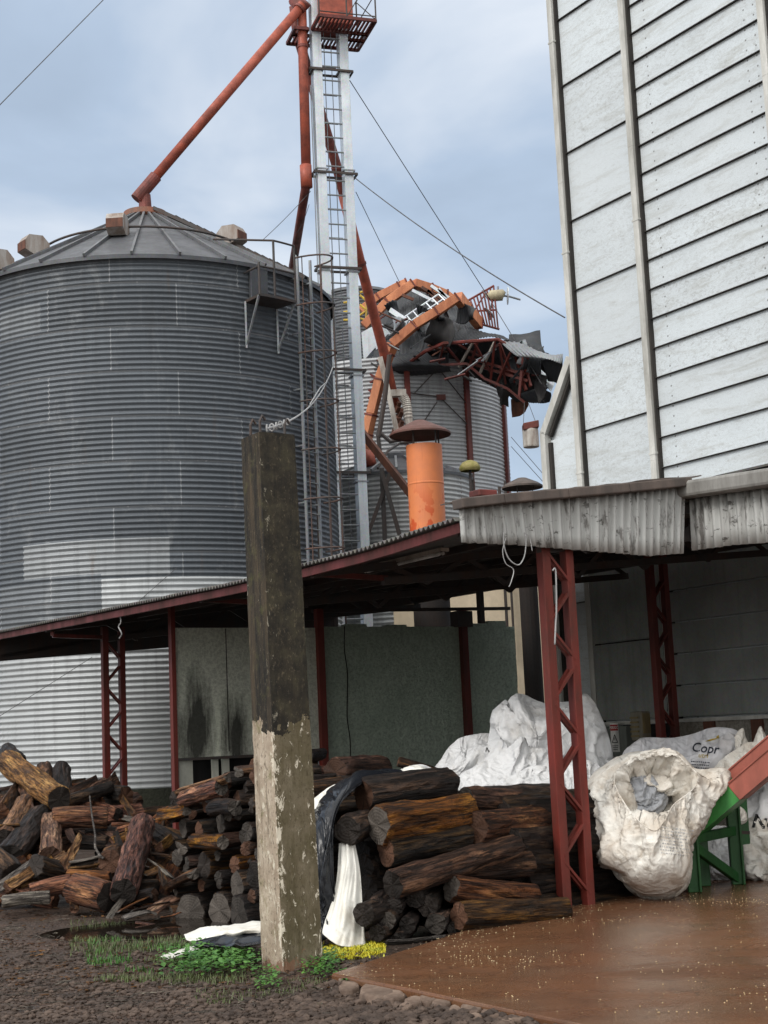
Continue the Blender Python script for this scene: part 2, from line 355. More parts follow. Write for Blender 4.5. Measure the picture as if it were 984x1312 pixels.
E_brown = m_end('brown_end_grain', (.11, .055, .034), (.05, .025, .016))
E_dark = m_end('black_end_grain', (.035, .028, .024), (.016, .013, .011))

def m_cloth(name, c, dirt, amount=.5, bump=.35, rough=.62):
    t = NT(name); n1 = t.noise(t.obj, 2.2, 6, .65, .5); n2 = t.noise(t.obj, 7, 6, .7, 1.0)
    def crease(sc, dist, seed):                                        # sharp fold lines of stiff woven plastic
        v = t.m('ABSOLUTE', t.m('SUBTRACT', t.noise(t.map(t.obj, (1, 1, 1), loc=(seed, seed * 2, 0)), sc, 2, .5, dist), .5)); return t.ramp(v, [(0, 1), (.12, .25), (.3, 0)])
    x, y, z = t.xyz(t.obj)
    weave = t.m('MULTIPLY', t.m('SINE', t.m('MULTIPLY', x, 700.0)), t.m('SINE', t.m('MULTIPLY', z, 700.0)))
    col = t.mix(t.ramp(n1, [(.62 - amount * .25, 0), (.75, .75)]), c, dirt)
    col = t.mix(t.ramp(n2, [(.6 - amount * .1, 0), (.75, amount)]), col, sc3(dirt, .6))
    h = t.m('ADD', t.m('ADD', crease(2.4, .7, 1.0), t.m('MULTIPLY', crease(5.5, .9, 4.0), .4)), t.m('ADD', t.m('MULTIPLY', crease(12, .8, 8.0), .10), t.m('MULTIPLY', weave, .015)))
    t.bump(h, min(1, bump * 1.3), .035); return t.out(col, rough)
C_white = m_cloth('white_woven_bag', (.64, .645, .65), (.46, .42, .36), .4)
C_dirty = m_cloth('soiled_woven_bag', (.67, .65, .60), (.36, .26, .165), .8)
C_grey = m_cloth('grey_woven_bag', (.52, .52, .54), (.33, .29, .25), .5)
C_liner = m_cloth('grey_liner', (.30, .31, .33), (.2, .2, .2), .3, .5, .4)
C_tarpw = m_cloth('white_tarp_side', (.66, .65, .60), (.45, .38, .28), .45, .10, .45)
C_tarpb = m_cloth('black_tarp_side', (.010, .0115, .015), (.02, .021, .023), .3, .06, .26)

def m_slab():
    t = NT('wet_brown_concrete'); o = t.obj
    n1 = t.noise(o, .55, 6, .6, .4); n2 = t.noise(t.map(o, (1, 1, 1), rot=(0, 0, .5)), 3.0, 7, .7); n3 = t.noise(o, 45, 4, .7); n4 = t.noise(t.map(o, (1, 1.4, 1), rot=(0, 0, -.55)), .62, 7, .62, .5)
    c = t.mix(t.ramp(n1, [(.3, 0), (.7, 1)]), (.080, .034, .016), (.150, .068, .033))
    c = t.mix(t.ramp(n2, [(.45, 0), (.75, .6)]), c, (.06, .033, .02))
    c = t.mix(t.ramp(n4, [(.5, 0), (.72, .55)]), c, (.20, .125, .08))
    c = t.mix(t.ramp(n3, [(.62, 0), (.75, .6)]), c, (.25, .16, .10))
    c = t.mix(t.ramp(n3, [(.28, .7), (.4, 0)]), c, (.04, .024, .016))
    crk = t.noise(t.map(o, (1, 1, 1)), 1.1, 6, .7, .9); c = t.mix(t.ramp(crk, [(.494, 0), (.5, .7), (.506, 0)]), c, (.02, .012, .009))
    grit = t.noise(o, 130, 3, .7); c = t.mix(t.ramp(grit, [(.60, 0), (.68, .6)]), c, (.26, .17, .10)); c = t.mix(t.ramp(grit, [(.3, .7), (.38, 0)]), c, (.03, .017, .01))
    t.bump(t.m('ADD', n3, t.m('MULTIPLY', n2, .8)), .3, .012)
    rg = t.m('MULTIPLY', t.ramp(n4, [(.38, .5), (.60, .14)]), t.ramp(n1, [(.35, 1.0), (.62, .65)]))
    return t.out(c, rg)
M_slab = m_slab()
def m_dirt():
    t = NT('dark_gravel_dirt'); o = t.obj
    n1 = t.noise(o, .5, 6, .6, .3); n2 = t.noise(o, 9, 7, .75); v = t.voro(o, 42, out='Color'); vd = t.voro(o, 42); v2 = t.voro(o, 60, out='Color')
    c = t.mix(t.ramp(n1, [(.3, 0), (.7, 1)]), (.026, .0155, .0105), (.058, .036, .024))
    c = t.mix(t.ramp(n2, [(.4, 0), (.72, .7)]), c, (.082, .055, .040))
    c = t.mix(.8, c, t.ramp(v, [(.1, .35), (.9, 1.5)]), 'MULTIPLY')
    c = t.mix(t.ramp(v2, [(.75, 0), (1, .4)]), c, (.17, .14, .12))
    c = t.mix(t.ramp(t.noise(o, .9, 4, .6), [(.55, 0), (.68, .5)]), c, (.10, .055, .036))
    t.bump(t.m('ADD', n2, t.m('MULTIPLY', vd, -.8)), .8, .03)
    return t.out(c, t.ramp(t.noise(o, 1.3, 5, .6), [(.38, .28), (.6, .8)]))
M_dirt = m_dirt()
def m_stone(name, a, b):
    t = NT(name); n1 = t.noise(t.obj, 14, 5, .65); n2 = t.noise(t.obj, 2.5, 3)
    c = t.mix(t.ramp(n1, [(.35, 0), (.65, 1)]), a, b); c = t.mix(t.ramp(n2, [(.45, 0), (.6, .6)]), c, sc3(a, .6)); t.bump(n1, .4, .01); return t.out(c, .7)
M_gravel = m_stone('gravel_stone', (.028, .018, .013), (.095, .066, .050))
M_pave = m_stone('paving_stone', (.095, .062, .045), (.20, .145, .11))
def m_leaf(name, a, b):
    t = NT(name); n1 = t.noise(t.obj, 9, 3); c = t.mix(t.ramp(n1, [(.35, 0), (.65, 1)]), a, b)
    m = t.out(c, .5); return m
M_leaf = m_leaf('weed_leaf', (.028, .095, .018), (.085, .20, .035))
M_grass = m_leaf('thin_grass', (.07, .075, .035), (.09, .125, .04))
M_ygrass = m_leaf('yellow_grass', (.60, .50, .02), (.42, .44, .05))
def m_water():
    t = NT('puddle_water'); n = t.noise(t.obj, 3, 3); t.bump(n, .03, .01); return t.out((.012, .009, .007), .04)
M_water = m_water()
M_found = m_plaster('mossy_foundation', (.05, .055, .035), (.025, .027, .02))
M_lichen = m_stone('lichen', (.20, .19, .05), (.34, .28, .12))
M_grain = m_stone('grain', (.46, .34, .18), (.62, .52, .34))
M_lamp = paint('lamp_beige', (.45, .40, .26), (.3, .26, .18), .5, 5, .3)
M_green = paint('green_paint', (.045, .22, .05), (.03, .14, .035), .38, 6, .3)
M_greendk = paint('dark_green_paint', (.018, .085, .022), (.012, .05, .015), .4, 6, .4)
M_trough = paint('trough_red', (.36, .105, .075), (.22, .07, .05), .5, 4, .35)
# ================================================================== big corrugated silo
SC = V((-4.75, 30, 0)); SR = 3.8; SE = 10.46; SB = .84
def corr_wall(bm, c, R, z0, z1, n, pitch=.104, amp=.020, sub=6, a0=0.0, a1=2 * pi):
    k = int((z1 - z0) / pitch * sub); prof = []
    for i in range(k + 1):
        z = z0 + (z1 - z0) * i / k; prof.append((R + amp * sin(2 * pi * (z - z0) / pitch), z))
    bm.lathe(c, prof, n, a0=a0, a1=a1)
silo = empty('grain_silo', SC, 'large grey corrugated steel silo with a ribbed cone roof, behind the low shed', 'silo')
b = M(); corr_wall(b, SC, SR, SB, SE, 200)
def silo_s(px, py):                                                   # arc length and height of a point on the silo skin, from the photo
    d = ray(px, py); o = CAM - SC; a_ = d.x ** 2 + d.y ** 2; b_ = 2 * (o.x * d.x + o.y * d.y); c_ = o.x ** 2 + o.y ** 2 - SR ** 2
    t = (-b_ - sqrt(max(0, b_ * b_ - 4 * a_ * c_))) / (2 * a_); P = CAM + d * t; return atan2(P.y - SC.y, P.x - SC.x), P
def s_of(px, py): a, P = silo_s(px, py); return a * SR, P.z
p1 = s_of(30, 700); p2 = s_of(218, 735); p3 = s_of(130, 742); p4 = s_of(0, 400); p5 = s_of(52, 425); p6 = s_of(-80, 760)
M_silo = m_silo('silo_sheets', SR, (.100, .113, .128), (.40, .42, .43), p3[1], patches=(
    (p1[0], p2[0], p2[1], p1[1], .48), (p6[0], p3[0], 3.72, p3[1] + .1, -.85), (p4[0], p5[0], p5[1], p4[1], .2)))
b.build('wall', M_silo, silo, smooth=True)
b = M(); b.lathe(SC, [(SR + .07, -.05), (SR + .07, SB), (SR - .1, SB + .004)], 96); b.build('foundation', M_found, silo, smooth=False)
# cone roof
AP = SE + 2.08; CR = .36; NS = 28
b = M(); prof = [(SR + .10, SE - .05), (SR + .10, SE + .03)] + [(lerp(SR + .1, CR, i / 8), lerp(SE + .03, AP, i / 8)) for i in range(1, 9)]
b.lathe(SC, prof, NS * 4)
roof = b.build('roof', M_roofcone, silo, smooth=False)
M_ribs = galv('roof_rib_steel', (.15, .155, .165), .5, .3, amount=.5)
for k in range(NS):
    a = 2 * pi * (k + .4) / NS; d = V((cos(a), sin(a), 0)); up = V((-cos(a) * .5, -sin(a) * .5, 1)).normalized()
    b = M(); p0 = SC + d * (SR + .13) + Z * (SE + .045); p1_ = SC + d * (CR + .02) + Z * (AP + .03)
    b.beam(p0, p1_, .045, .06, up); b.build('roof_rib', M_ribs, roof)
b = M(); rr = lerp(SR + .1, CR, .47); b.tube([SC + V((rr * cos(a * pi / 40), rr * sin(a * pi / 40), lerp(SE, AP, .47) + .16)) for a in range(81)], .025, 6, cap=False)
b.build('roof_ring', M_darkiron, roof)
b = M(); b.lathe(SC, [(CR + .02, AP - .06), (CR + .10, AP + .02), (CR + .10, AP + .13), (CR - .02, AP + .16), (.02, AP + .17)], 40); b.build('collar', paint('rusty_collar', (.26, .10, .06), (.15, .10, .08), .6, 6, .5), roof)
for k in range(18):                                                    # steps up the far slope
    a = -.40; f = .06 + k / 18 * .86; d = V((cos(a), sin(a), 0)); t = V((-sin(a), cos(a), 0)); r_ = lerp(SR, CR, f); z_ = lerp(SE, AP, f)
    if k == 0: bl = M()
    bl.box(SC + d * r_ + Z * (z_ + .12), t * .24, d * .09, Z * .012)
for sgn in (-1, 1):
    t = V((-sin(-.40), cos(-.40), 0)) * .26 * sgn; d = V((cos(-.40), sin(-.40), 0))
    bl.beam(SC + d * SR + t + Z * (SE + .12), SC + d * CR + t + Z * (AP + .12), .04, .07)
bl.build('roof_steps', M_darkiron, roof)
def roof_vent(px, py):
    best = None                                                        # azimuth whose roof point at fraction f shows at that place in the photo
    for k in range(9600):
        a = -pi + (k % 480) * pi / 240; f = .1 + .04 * (k // 480); P = SC + V((cos(a), sin(a), 0)) * lerp(SR + .1, CR, f) + Z * (lerp(SE, AP, f) + .22)
        q = project(P); e = abs(q[0] - px) + abs(q[1] - py) + (0 if P.y < SC.y + 1.2 else 8)
        if best is None or e < best[0]: best = (e, a, P)
    _, a, P = best; d = V((cos(a), sin(a), 0)); t = V((-sin(a), cos(a), 0)); b = M()
    prof = [(-.25, -.14), (-.25, .07), (-.1, .22), (.19, .20), (.27, .08), (.27, -.11), (.07, -.2)]
    pr = [P + d * x + Z * z - t * .17 for x, z in prof]; b.prism(pr, t * .34)
    v = b.build('roof_vent', paint('vent_zinc', (.36, .34, .32), (.20, .15, .12), .6, 6, .5), roof)
    c = M(); c.box(P + d * .275 - Z * .015, t * .165, d * .010, Z * .09); c.build('vent_mouth', M_rust, v)
def project(P):
    v = V(P) - CAM; z = v.dot(_fw); return (492 + F_PX * v.dot(_rt) / z, 656 - F_PX * v.dot(_up) / z)
roof_vent(150, 290); roof_vent(296, 303); roof_vent(44, 318); roof_vent(-2, 335)
# ladder with cage, landing and hatch
aL, PL = silo_s(386, 540)
def rad(a, r, z): return SC + V((cos(a), sin(a), 0)) * r + Z * z
b = M()
da = .21 / SR
for sgn in (-1, 1): b.beam(rad(aL + sgn * da, SR + .20, 1.2), rad(aL + sgn * da, SR + .20, SE + .40), .035, .05, V((cos(aL), sin(aL), 0)))
for k in range(int((SE - 1.2) / .3)): b.tube([rad(aL - da, SR + .20, 1.3 + k * .3), rad(aL + da, SR + .20, 1.3 + k * .3)], .012, 6)
for k in range(9):
    for sgn in (-1, 1): b.beam(rad(aL + sgn * da, SR, 1.6 + k * 1.1), rad(aL + sgn * da, SR + .2, 1.6 + k * 1.1), .03, .03)
lad = b.build('ladder', M_galvdk, silo)
cage = M(); cc = rad(aL, SR + .22, 0); d = V((cos(aL), sin(aL), 0)); t = V((-sin(aL), cos(aL), 0))
for k in range(9):
    z = 3.2 + k * .945
    cage.tube([cc + Z * z + t * (.34 * cos(q * pi / 12)) + d * (.62 * sin(q * pi / 12)) for q in range(13)], .018, 5)
for q in (1, 3.5, 6, 8.5, 11):
    p = t * (.34 * cos(q * pi / 12)) + d * (.62 * sin(q * pi / 12)); cage.tube([cc + p + Z * 3.2, cc + p + Z * 10.76], .011, 5)
cage.build('ladder_cage', paint('rusty_cage', (.06, .058, .058), (.12, .07, .055), .7, 3, .35), lad)
b = M()                                                                # second guide rail, dark
b.beam(rad(aL + .085, SR + .1, 1.2), rad(aL + .085, SR + .1, SE + .1), .05, .06); b.build('stay_pipe', M_darkiron, silo)
aP, PPl = silo_s(346, 390)
zf = SE - .72
def az_for(px, r):
    return min([aL - 1 + k * .002 for k in range(600)], key=lambda a: abs(project(rad(a, r, zf))[0] - px))
a0_, a1_ = az_for(320, SR + .2), az_for(379, SR + .55); aP = (a0_ + a1_) / 2
b = M(); b.grid([[rad(lerp(a0_, a1_, i / 8), r, zf) for i in range(9)] for r in (SR + .03, SR + .57)]); pl = b.build('landing', M_darkiron, silo, solid=.05)
for a in (a0_, a1_):
    b = M(); b.beam(rad(a, SR + .52, zf), rad(a, SR + .03, zf - .85), .035, .035); b.beam(rad(a, SR + .04, zf), rad(a, SR + .04, zf - .9), .035, .035); b.build('bracket', M_galvdk, pl)
b = M()
for a in (a0_, aP - .02, a1_): b.tube([rad(a, SR + .55, zf), rad(a, SR + .55, zf + (1.1 if a != a0_ else .62))], .024, 6)
for zz in (.55, 1.1): b.tube([rad(lerp(a0_ if zz < 1 else aP - .02, a1_, i / 6), SR + .55, zf + zz) for i in range(7)], .02, 6)
for zz in (.55,): b.tube([rad(a0_, SR + .03, zf + zz), rad(a0_, SR + .55, zf + zz)], .02, 6)
b.tube([rad(aP - .02, SR + .55, zf + 1.1), rad(aP - .22, SR - .35, SE + .55)], .02, 6); b.tube([rad(a1_, SR + .55, zf + 1.1), rad(aL - .05, SR + .2, SE + .38)], .02, 6)
b.build('railing', M_darkiron, pl)
b = M()
for a in (aP - .02,): b.box(rad(a, SR + .05, zf + .36), V((-sin(a), cos(a), 0)) * .20, V((cos(a), sin(a), 0)) * .04, Z * .36)
b.build('hatch', M_roofcone, silo, bevel=.01)

# ================================================================== shed: lattice posts, sagging tin roof, trusses
ZE = [(-.2, 3.40), (1.4, 3.335), (4, 3.31), (7.5, 3.36), (12.5, 3.45), (14, 3.47)]
def ze(u):
    for (a, za), (b_, zb_) in zip(ZE, ZE[1:]):
        if u <= b_: return lerp(za, zb_, max(0, (u - a) / (b_ - a)))
    return ZE[-1][1]
PITCHW = .115; WE = -.95; WB = 5.75; UE = 13.4; UB = -.10
def zr(u, w): return ze(u) + PITCHW * (w - WE)
shed = empty('open_shed', S(0, 0), 'long open shed with red lattice posts and a sagging tin roof over firewood', 'shed')
def lattice_post(u, w, h, parent, mat, base=-.02, sep=.265, dirw=W, dpt=.095, foot=True):
    p = M(); A_ = S(u, w, base); B_ = A_ + dirw * sep; up = Z
    n = Z.cross(dirw).normalized()
    p.box(A_ + Z * (h / 2), dirw * .047, n * dpt / 2, Z * h / 2); post = p.build('post', mat, parent, bevel=.006)
    q = M(); q.box(B_ + Z * (h / 2), dirw * .043, n * dpt / 2, Z * h / 2); q.build('chord', mat, post, bevel=.006)
    st = .34; k = 0; z = .16
    while z + st < h - .05:
        a, c = (A_, B_) if k % 2 else (B_, A_)
        for s_ in (-1, 1):
            q = M(); o = n * (dpt / 2 - .014) * s_
            q.beam(a + o + Z * z, c + o + Z * (z + st - .05), .022, .034, n); q.build('lacing', mat, post)
        z += st; k += 1
    return post
posts = []
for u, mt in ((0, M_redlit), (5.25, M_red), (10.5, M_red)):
    posts.append(lattice_post(u, 0, zr(u, .15) - .16, shed, mt))
lattice_post(4.35, 5.25, zr(4.3, 5.4) - .2, shed, M_red, sep=.25)
def truss(u, parent):
    t = M(); w0, w1 = WE + .05, WB - .1
    zt = lambda w: zr(u, w) - .10; zb_ = lambda w: max(3.17, zr(u, w) - .46)
    t.beam(S(u, w0, zt(w0)), S(u, w1, zt(w1)), .07, .08); tr = t.build('truss', M_darkiron, parent)
    q = M(); q.beam(S(u, -.05, zb_(0)), S(u, w1, zb_(w1)), .07, .08); q.build('bottom_chord', M_darkiron, tr)
    k = 11
    for i in range(k):
        wa, wb_ = lerp(0, w1, i / k), lerp(0, w1, (i + 1) / k); q = M()
        q.beam(S(u, wa, zb_(wa) if i % 2 else zt(wa)), S(u, wb_, zt(wb_) if i % 2 else zb_(wb_)), .03, .05); q.build('web_bar', M_darkiron, tr)
    if u == 0: return tr
    q = M(); q.beam(S(u, 0, zb_(0) + .03), S(u, w0 + .10, zb_(0) + .06), .05, .055); q.beam(S(u, w0 + .10, zb_(0) + .06), S(u, w0 + .1, zr(u, w0) - .1), .05, .05); q.build('eave_bracket', M_red, tr)
    return tr
for u in (0.0, 2.62, 5.25, 10.5): truss(u, shed)
# roof sheet, corrugations run up the slope
b = M(); nu = int((UE - UB) / .0127); 
us = [UB + (UE - UB) * i / nu for i in range(nu + 1)]; ws = [WE - .06, WE + .8, 2.4, WB]
rows = [[S(u, w, zr(u, w) + .018 * sin(2 * pi * u / .076) + .012 * N3((u, w, 3), .9)) for u in us] for w in ws]
b.grid(rows); b.build('roof', M_roofsheet, shed, smooth=True, solid=.006)
b = M()
for i in range(24):
    u0, u1 = lerp(UB + .02, UE, i / 24), lerp(UB + .02, UE, (i + 1) / 24); b.beam(S(u0, WE + .02, ze(u0) - .075), S(u1, WE + .02, ze(u1) - .075), .05, .085)
b.build('eave_beam', M_eave, shed)
for w in (.5, 1.9, 3.3, 4.7):
    b = M()
    for i in range(10):
        u0, u1 = lerp(UB + .05, UE, i / 10), lerp(UB + .05, UE, (i + 1) / 10); b.beam(S(u0, w, zr(u0, w) - .06), S(u1, w, zr(u1, w) - .06), .05, .07)
    b.build('purlin', M_darkiron, shed)
b = M(); b.beam(S(UB + .1, WB - .1, 3.93), S(UE, WB - .1, 3.98), .08, .40); b.build('rear_beam', M_darkiron, shed)
b = M(); zl, zr2 = PU(40, 848, UE).z, PU(225, 829, UE).z
pa = uw(PU(-60, 848, UE))[1]; pb = uw(PU(225, 829, UE))[1]
q = [S(UE, WE, zr(UE, WE) - .02), S(UE, WE, zl), S(UE, pa, zl), S(UE, pb, zr2), S(UE, WB, zr2 + .12), S(UE, WB, zr(UE, WB) - .03)]
b.prism(q, U * .03); b.build('gable_sheet', M_darkiron, shed)
# corrugated gable fascia at the near end, broken at its inner corner
def fascia_strip(pa0, pa1, pb0, pb1, n, amp, nrm, name, parent, ragged=0.0):
    rows = []
    for j in range(5):
        f = j / 4; row = []
        for i in range(n + 1):
            s_ = i / n; top = spl(pa0, s_); bot = spl(pb0, s_); p = lerp(top, bot, f)
            L = (pa1); row.append(p + nrm * (amp * sin(2 * pi * s_ * pb1) + .006 * N3((s_ * 6, f * 2, 1), 1)) - Z * (ragged * f * max(0, N3((s_ * 40, 2, 2), 1))))
        rows.append(row)
    m_ = M(); m_.grid(rows); return m_.build(name, M_fascia, parent, smooth=True, solid=.006)
def spl(pts, s_):
    k = len(pts) - 1; j = min(int(s_ * k), k - 1); return lerp(pts[j], pts[j + 1], s_ * k - j)
UF = UB - .03
tp = [PU(x, y, UF) for x, y in ((588, 650), (652, 642), (716, 635), (780, 628), (830, 624), (878, 618))]
bt = [PU(x, y, UF) for x, y in ((591, 695), (660, 698), (720, 703), (780, 708), (830, 712), (876, 709))]
fascia_strip(tp, None, bt, 26, 420, .022, -U, 'gable_fascia', shed, .015)
b = M()
for (x0, y0, x1, y1), (x2, y2, x3, y3) in (((586, 646, 640, 640), (640, 640, 722, 633)), ((722, 633, 800, 626), (800, 626, 880, 618))):
    for q in ((x0, y0, x1, y1), (x2, y2, x3, y3)): b.beam(PU(q[0], q[1], UF - .05), PU(q[2], q[3], UF - .05), .16, .085)
b.build('capping', M_capping, shed, bevel=.01)
b = M(); wl = [uw(PU(x, y, UF))[1] for x, y in ((590, 650), (878, 618))]
rows = [[S(uu, lerp(wl[0], wl[1] + .1, i / 30), lerp(PU(590, 641, UF).z, PU(880, 611, UF).z, i / 30) + .015 * N3((i * .4, uu * 3, 0), 1) + (uu - UF) * .02) for i in range(31)] for uu in (UF - .12, UF + .1, UF + .3)]
b.grid(rows); b.build('ridge_sheet', M_capping, shed, solid=.012)
b = M(); b.box(PU(619, 633, UF + .25), W * .10, U * .08, Z * .03); b.build('flashing', M_red, shed, bevel=.01)

# lean-to roof along the tall building, its front to the camera's right
W2 = 1.76; UN = -5.2
lean = empty('lean_to_roof', S(-1, W2), 'tin lean-to roof with a grey gutter against the tall white building', 'roof')
z_t, z_b = PW(887, 637, W2).z, PW(888, 705, W2).z
def lz(u): return .03 * sin(u * 1.1)
tp = [S(u, W2, z_t - .02 + lz(u)) for u in (-.09, -.6, -1.1, -2.5, UN)]; bt = [S(u, W2, z_b - (.0 if u > -.8 else .03) + lz(u)) for u in (-.07, -.6, -1.1, -2.5, UN)]
m_ = M()
def byu(pts, us_, u):
    for i in range(len(us_) - 1):
        if u >= us_[i + 1]: return lerp(pts[i], pts[i + 1], (u - us_[i]) / (us_[i + 1] - us_[i]))
    return pts[-1]
uu5 = [-.09, -.6, -1.1, -2.5, UN]; rows = []
for j in range(4):
    row = []
    for i in range(521):
        u = lerp(-.09, UN, i / 520); p = lerp(byu(tp, uu5, u), byu(bt, uu5, u), j / 3); row.append(p - W * (.021 * sin(2 * pi * u / .105)) - Z * (.008 * (j / 3) * max(0, N3((u * 8, 1, 4), 1))))
    rows.append(row)
m_.grid(rows); m_.build('front_fascia', M_fascia, lean, smooth=True, solid=.006)
b = M(); g0, g1 = PW(851, 632, W2 - .1), PW(986, 612, W2 - .1)
dirg = (g1 - g0); b.beam(g0, g0 + dirg * 4.2, .2, .155); b.build('gutter', M_gutter, lean, bevel=.03)
b = M(); b.grid([[S(u, w, z_t + .10 + .05 * (w - W2) + (.02 if u < -.5 else 0) + .01 * N3((u, w, 0), 2)) for u in (.25, -.6, -2, -3.5, UN)] for w in (W2 - .12, 3.5, 5.85)]); b.build('roof_sheet', M_roofsheet, lean, solid=.02)
for u in (-1.6, -3.4, -5.0):
    b = M(); b.beam(S(u, W2 + .05, z_t - .1), S(u, 5.85, z_t + .12), .07, .12); b.build('rafter', M_darkiron, lean)
b = M(); b.box(S(UN, W2 + .1, 1.65), U * .06, W * .06, Z * 1.68); b.build('post', M_red, lean)

# ================================================================== walls under the shed
UWALL = 8.2
pw_ = empty('panel_wall', S(UWALL, 1.2), 'stained pale green panel wall with black soot marks, beside the silo', 'wall')
wA, wB, wC = .08, 2.28, 5.88; zp = 1.40
b = M(); b.box(S(UWALL, (wA + wB) / 2, (zp + 3.15) / 2), W * (wB - wA) / 2, U * .03, Z * (3.15 - zp) / 2)
cpw = S(UWALL, 1.2, 0)
def rel(P): return tuple(V(P) - cpw)
M_panel = m_plaster('sooty_panel', (.78, .80, .70), (.60, .64, .53), [(rel(PU(252, 940, UWALL - .03)), .34), (rel(PU(303, 948, UWALL - .03)), .28)])
b.build('upper_panel', M_panel, pw_)
for (x0, x1) in ((229, 247), (273, 280), (286, 294)):
    b = M(); wa, wb_ = uw(PU(x0, 1000, UWALL))[1], uw(PU(x1, 1000, UWALL))[1]; b.box(S(UWALL + .02, (wa + wb_) / 2, .7), W * (wb_ - wa) / 2, U * .03, Z * .69); b.build('lower_board', paint('chalky_board', (.50, .51, .45), (.3, .3, .25), .8, 3, .4), pw_)
b = M(); b.box(S(UWALL + .16, (wA + wB) / 2, .7), W * (wB - wA) / 2, U * .03, Z * .7); b.build('opening_shade', M_black, pw_)  # black board in place of the shade inside the opening
for wq in (.85, 1.62):
    b = M(); b.box(S(UWALL - .032, wq, 2.3), W * .006, U * .004, Z * .84); b.build('panel_joint', M_shadejoint, pw_)
b = M(); b.box(S(UWALL - .01, wA - .03, 1.75), W * .03, U * .05, Z * 1.75); b.build('edge_angle', M_redlit, pw_)
b = M(); wa = uw(PU(272, 1018, UWALL))[1]; b.beam(S(UWALL - .02, wA, PU(232, 1017, UWALL).z), S(UWALL - .02, wa, PU(272, 1017, UWALL).z), .06, .05); b.build('bottom_angle', M_redlit, pw_)
b = M(); b.box(S(UWALL - .03, (wA + wB) / 2, zp - .02), W * (wB - wA) / 2, U * .03, Z * .018); b.build('rail', M_darkiron, pw_)
gw = empty('block_wall', S(UWALL, 4), 'rough green painted block wall behind the white bags', 'wall')
b = M(); rows = []
nW, nH = 90, 60
for j in range(nH + 1):
    rows.append([S(UWALL, lerp(wB + .1, wC, i / nW), lerp(0, 3.17, j / nH)) - U * (.018 * N3((i * .45, j * .45, 0), 1) + .012 * N3((i * 1.1, j * 1.1, 5), 1)) for i in range(nW + 1)])
b.grid(rows); rows2 = [[S(UWALL + .18, lerp(wB + .1, wC, i), z) for i in (0, 1)] for z in (3.17, 0)]; b.grid([[rows[-1][0], rows[-1][-1]], rows2[0]]); b.grid(rows2)
M_greenwall = m_plaster('rough_green_render', (.50, .58, .49), (.36, .44, .36))
b.build('render', M_greenwall, gw, smooth=True)
b = M(); b.tube(spline([S(UWALL - .012, 2.78 + .02 * sin(k * 2.1), .2 + k * .33) for k in range(10)], 40), .008, 5); b.build('wall_crack', M_shadejoint, gw)
for wq, mm in ((2.33, M_redlit), (4.86, M_red)):
    b = M(); b.box(S(UWALL - .05, wq, 1.72), W * .055, U * .05, Z * 1.70); b.build('column', mm, gw, bevel=.006)
b = M(); b.box(S(UWALL - .02, 4.86, 3.28), W * .14, U * .1, Z * .12); b.build('corbel', M_darkiron, gw)
for wq, hh in ((5.2, .05), (5.55, .09), (3.0, .04), (3.7, .03)):
    b = M(); b.box(S(UWALL + .09, wq, 3.17 + hh / 2), W * .17, U * .085, Z * hh / 2); b.build('loose_block', M_greenwall, gw)
b = M(); b.beam(S(UWALL + .05, wB, 3.40), S(UWALL + .05, 5.85, 3.46), .04, .05); b.build('top_rail', M_darkiron, gw)
b = M(); b.box(S(UWALL + .1, 5.32, 3.5), W * .045, U * .04, Z * .34); b.build('stub_post', M_darkiron, gw)

cw = M(); c0, c1 = A(503, 760, 29.8), A(760, 760, 29.8); cw.box(V(((c0.x + c1.x) / 2, 29.8, 2.3)), V(((c1.x - c0.x) / 2, 0, 0)), V((0, .6, 0)), Z * 2.3)
cwo = empty('cream_building', V(((c0.x + c1.x) / 2, 29.8, 0)), 'plain cream rendered building seen through the gap above the block wall', 'building')
cw.build('wall', M_cream, cwo)
b = M(); b.box(V(((c0.x + c1.x) / 2, 29.8, 4.65)), V(((c1.x - c0.x) / 2 + .1, 0, 0)), V((0, .68, 0)), Z * .05); b.build('roof', M_roofsheet, cwo)

# ================================================================== tall white sheet-metal building
WBD = 5.9; HB = 16.5
bd = empty('metal_building', S(3, WBD), 'tall building clad in white overlapping metal sheets with pale vertical bars', 'building')
u1, u2, u3, u4 = 6.38, 4.78, 2.17, -.44
b = M(); uL = 7.19
poly = [S(uL, WBD + .1, 0), S(uL, WBD + .1, 6.08), S(u1, WBD + .1, 7.13), S(u1, WBD + .1, HB), S(-6, WBD + .1, HB), S(-6, WBD + .1, 0)]
b.prism(poly, W * 6.5); b.build('wall', M_white, bd)
def lapped(ua, ub, zs, lip, parent, name, mt):
    """flat sheets, each seam marked by a thin black strip for the shade under the lip"""
    a, b2 = min(ua, ub), max(ua, ub)
    for z0, z1 in zip(zs, zs[1:]):
        m_ = M(); n_ = 10
        rows = [[S(lerp(a, b2, i / n_), WBD + .1 - .03 + .010 * N3((i * .55, z0 * 3, x), 1) * sin(pi * min(1, max(0, x))) , lerp(z1 - .004, z0 + .008, x)) for i in range(n_ + 1)] for x in (0, .25, .5, .75, 1)]
        m_.grid(rows); sh = m_.build(name, mt, parent, smooth=True)
        m_ = M(); m_.box(S((a + b2) / 2, WBD + .1 - lip / 2 - .02, z0 - .004), U * (b2 - a) / 2, W * lip / 2, Z * .0055); m_.build('shade_seam', M_shadejoint, sh)  # black strip, shade under the sheet lip put into its colour
zR = []; z = 3.4
zsR = [2.0 + i * .4275 for i in range(34)]
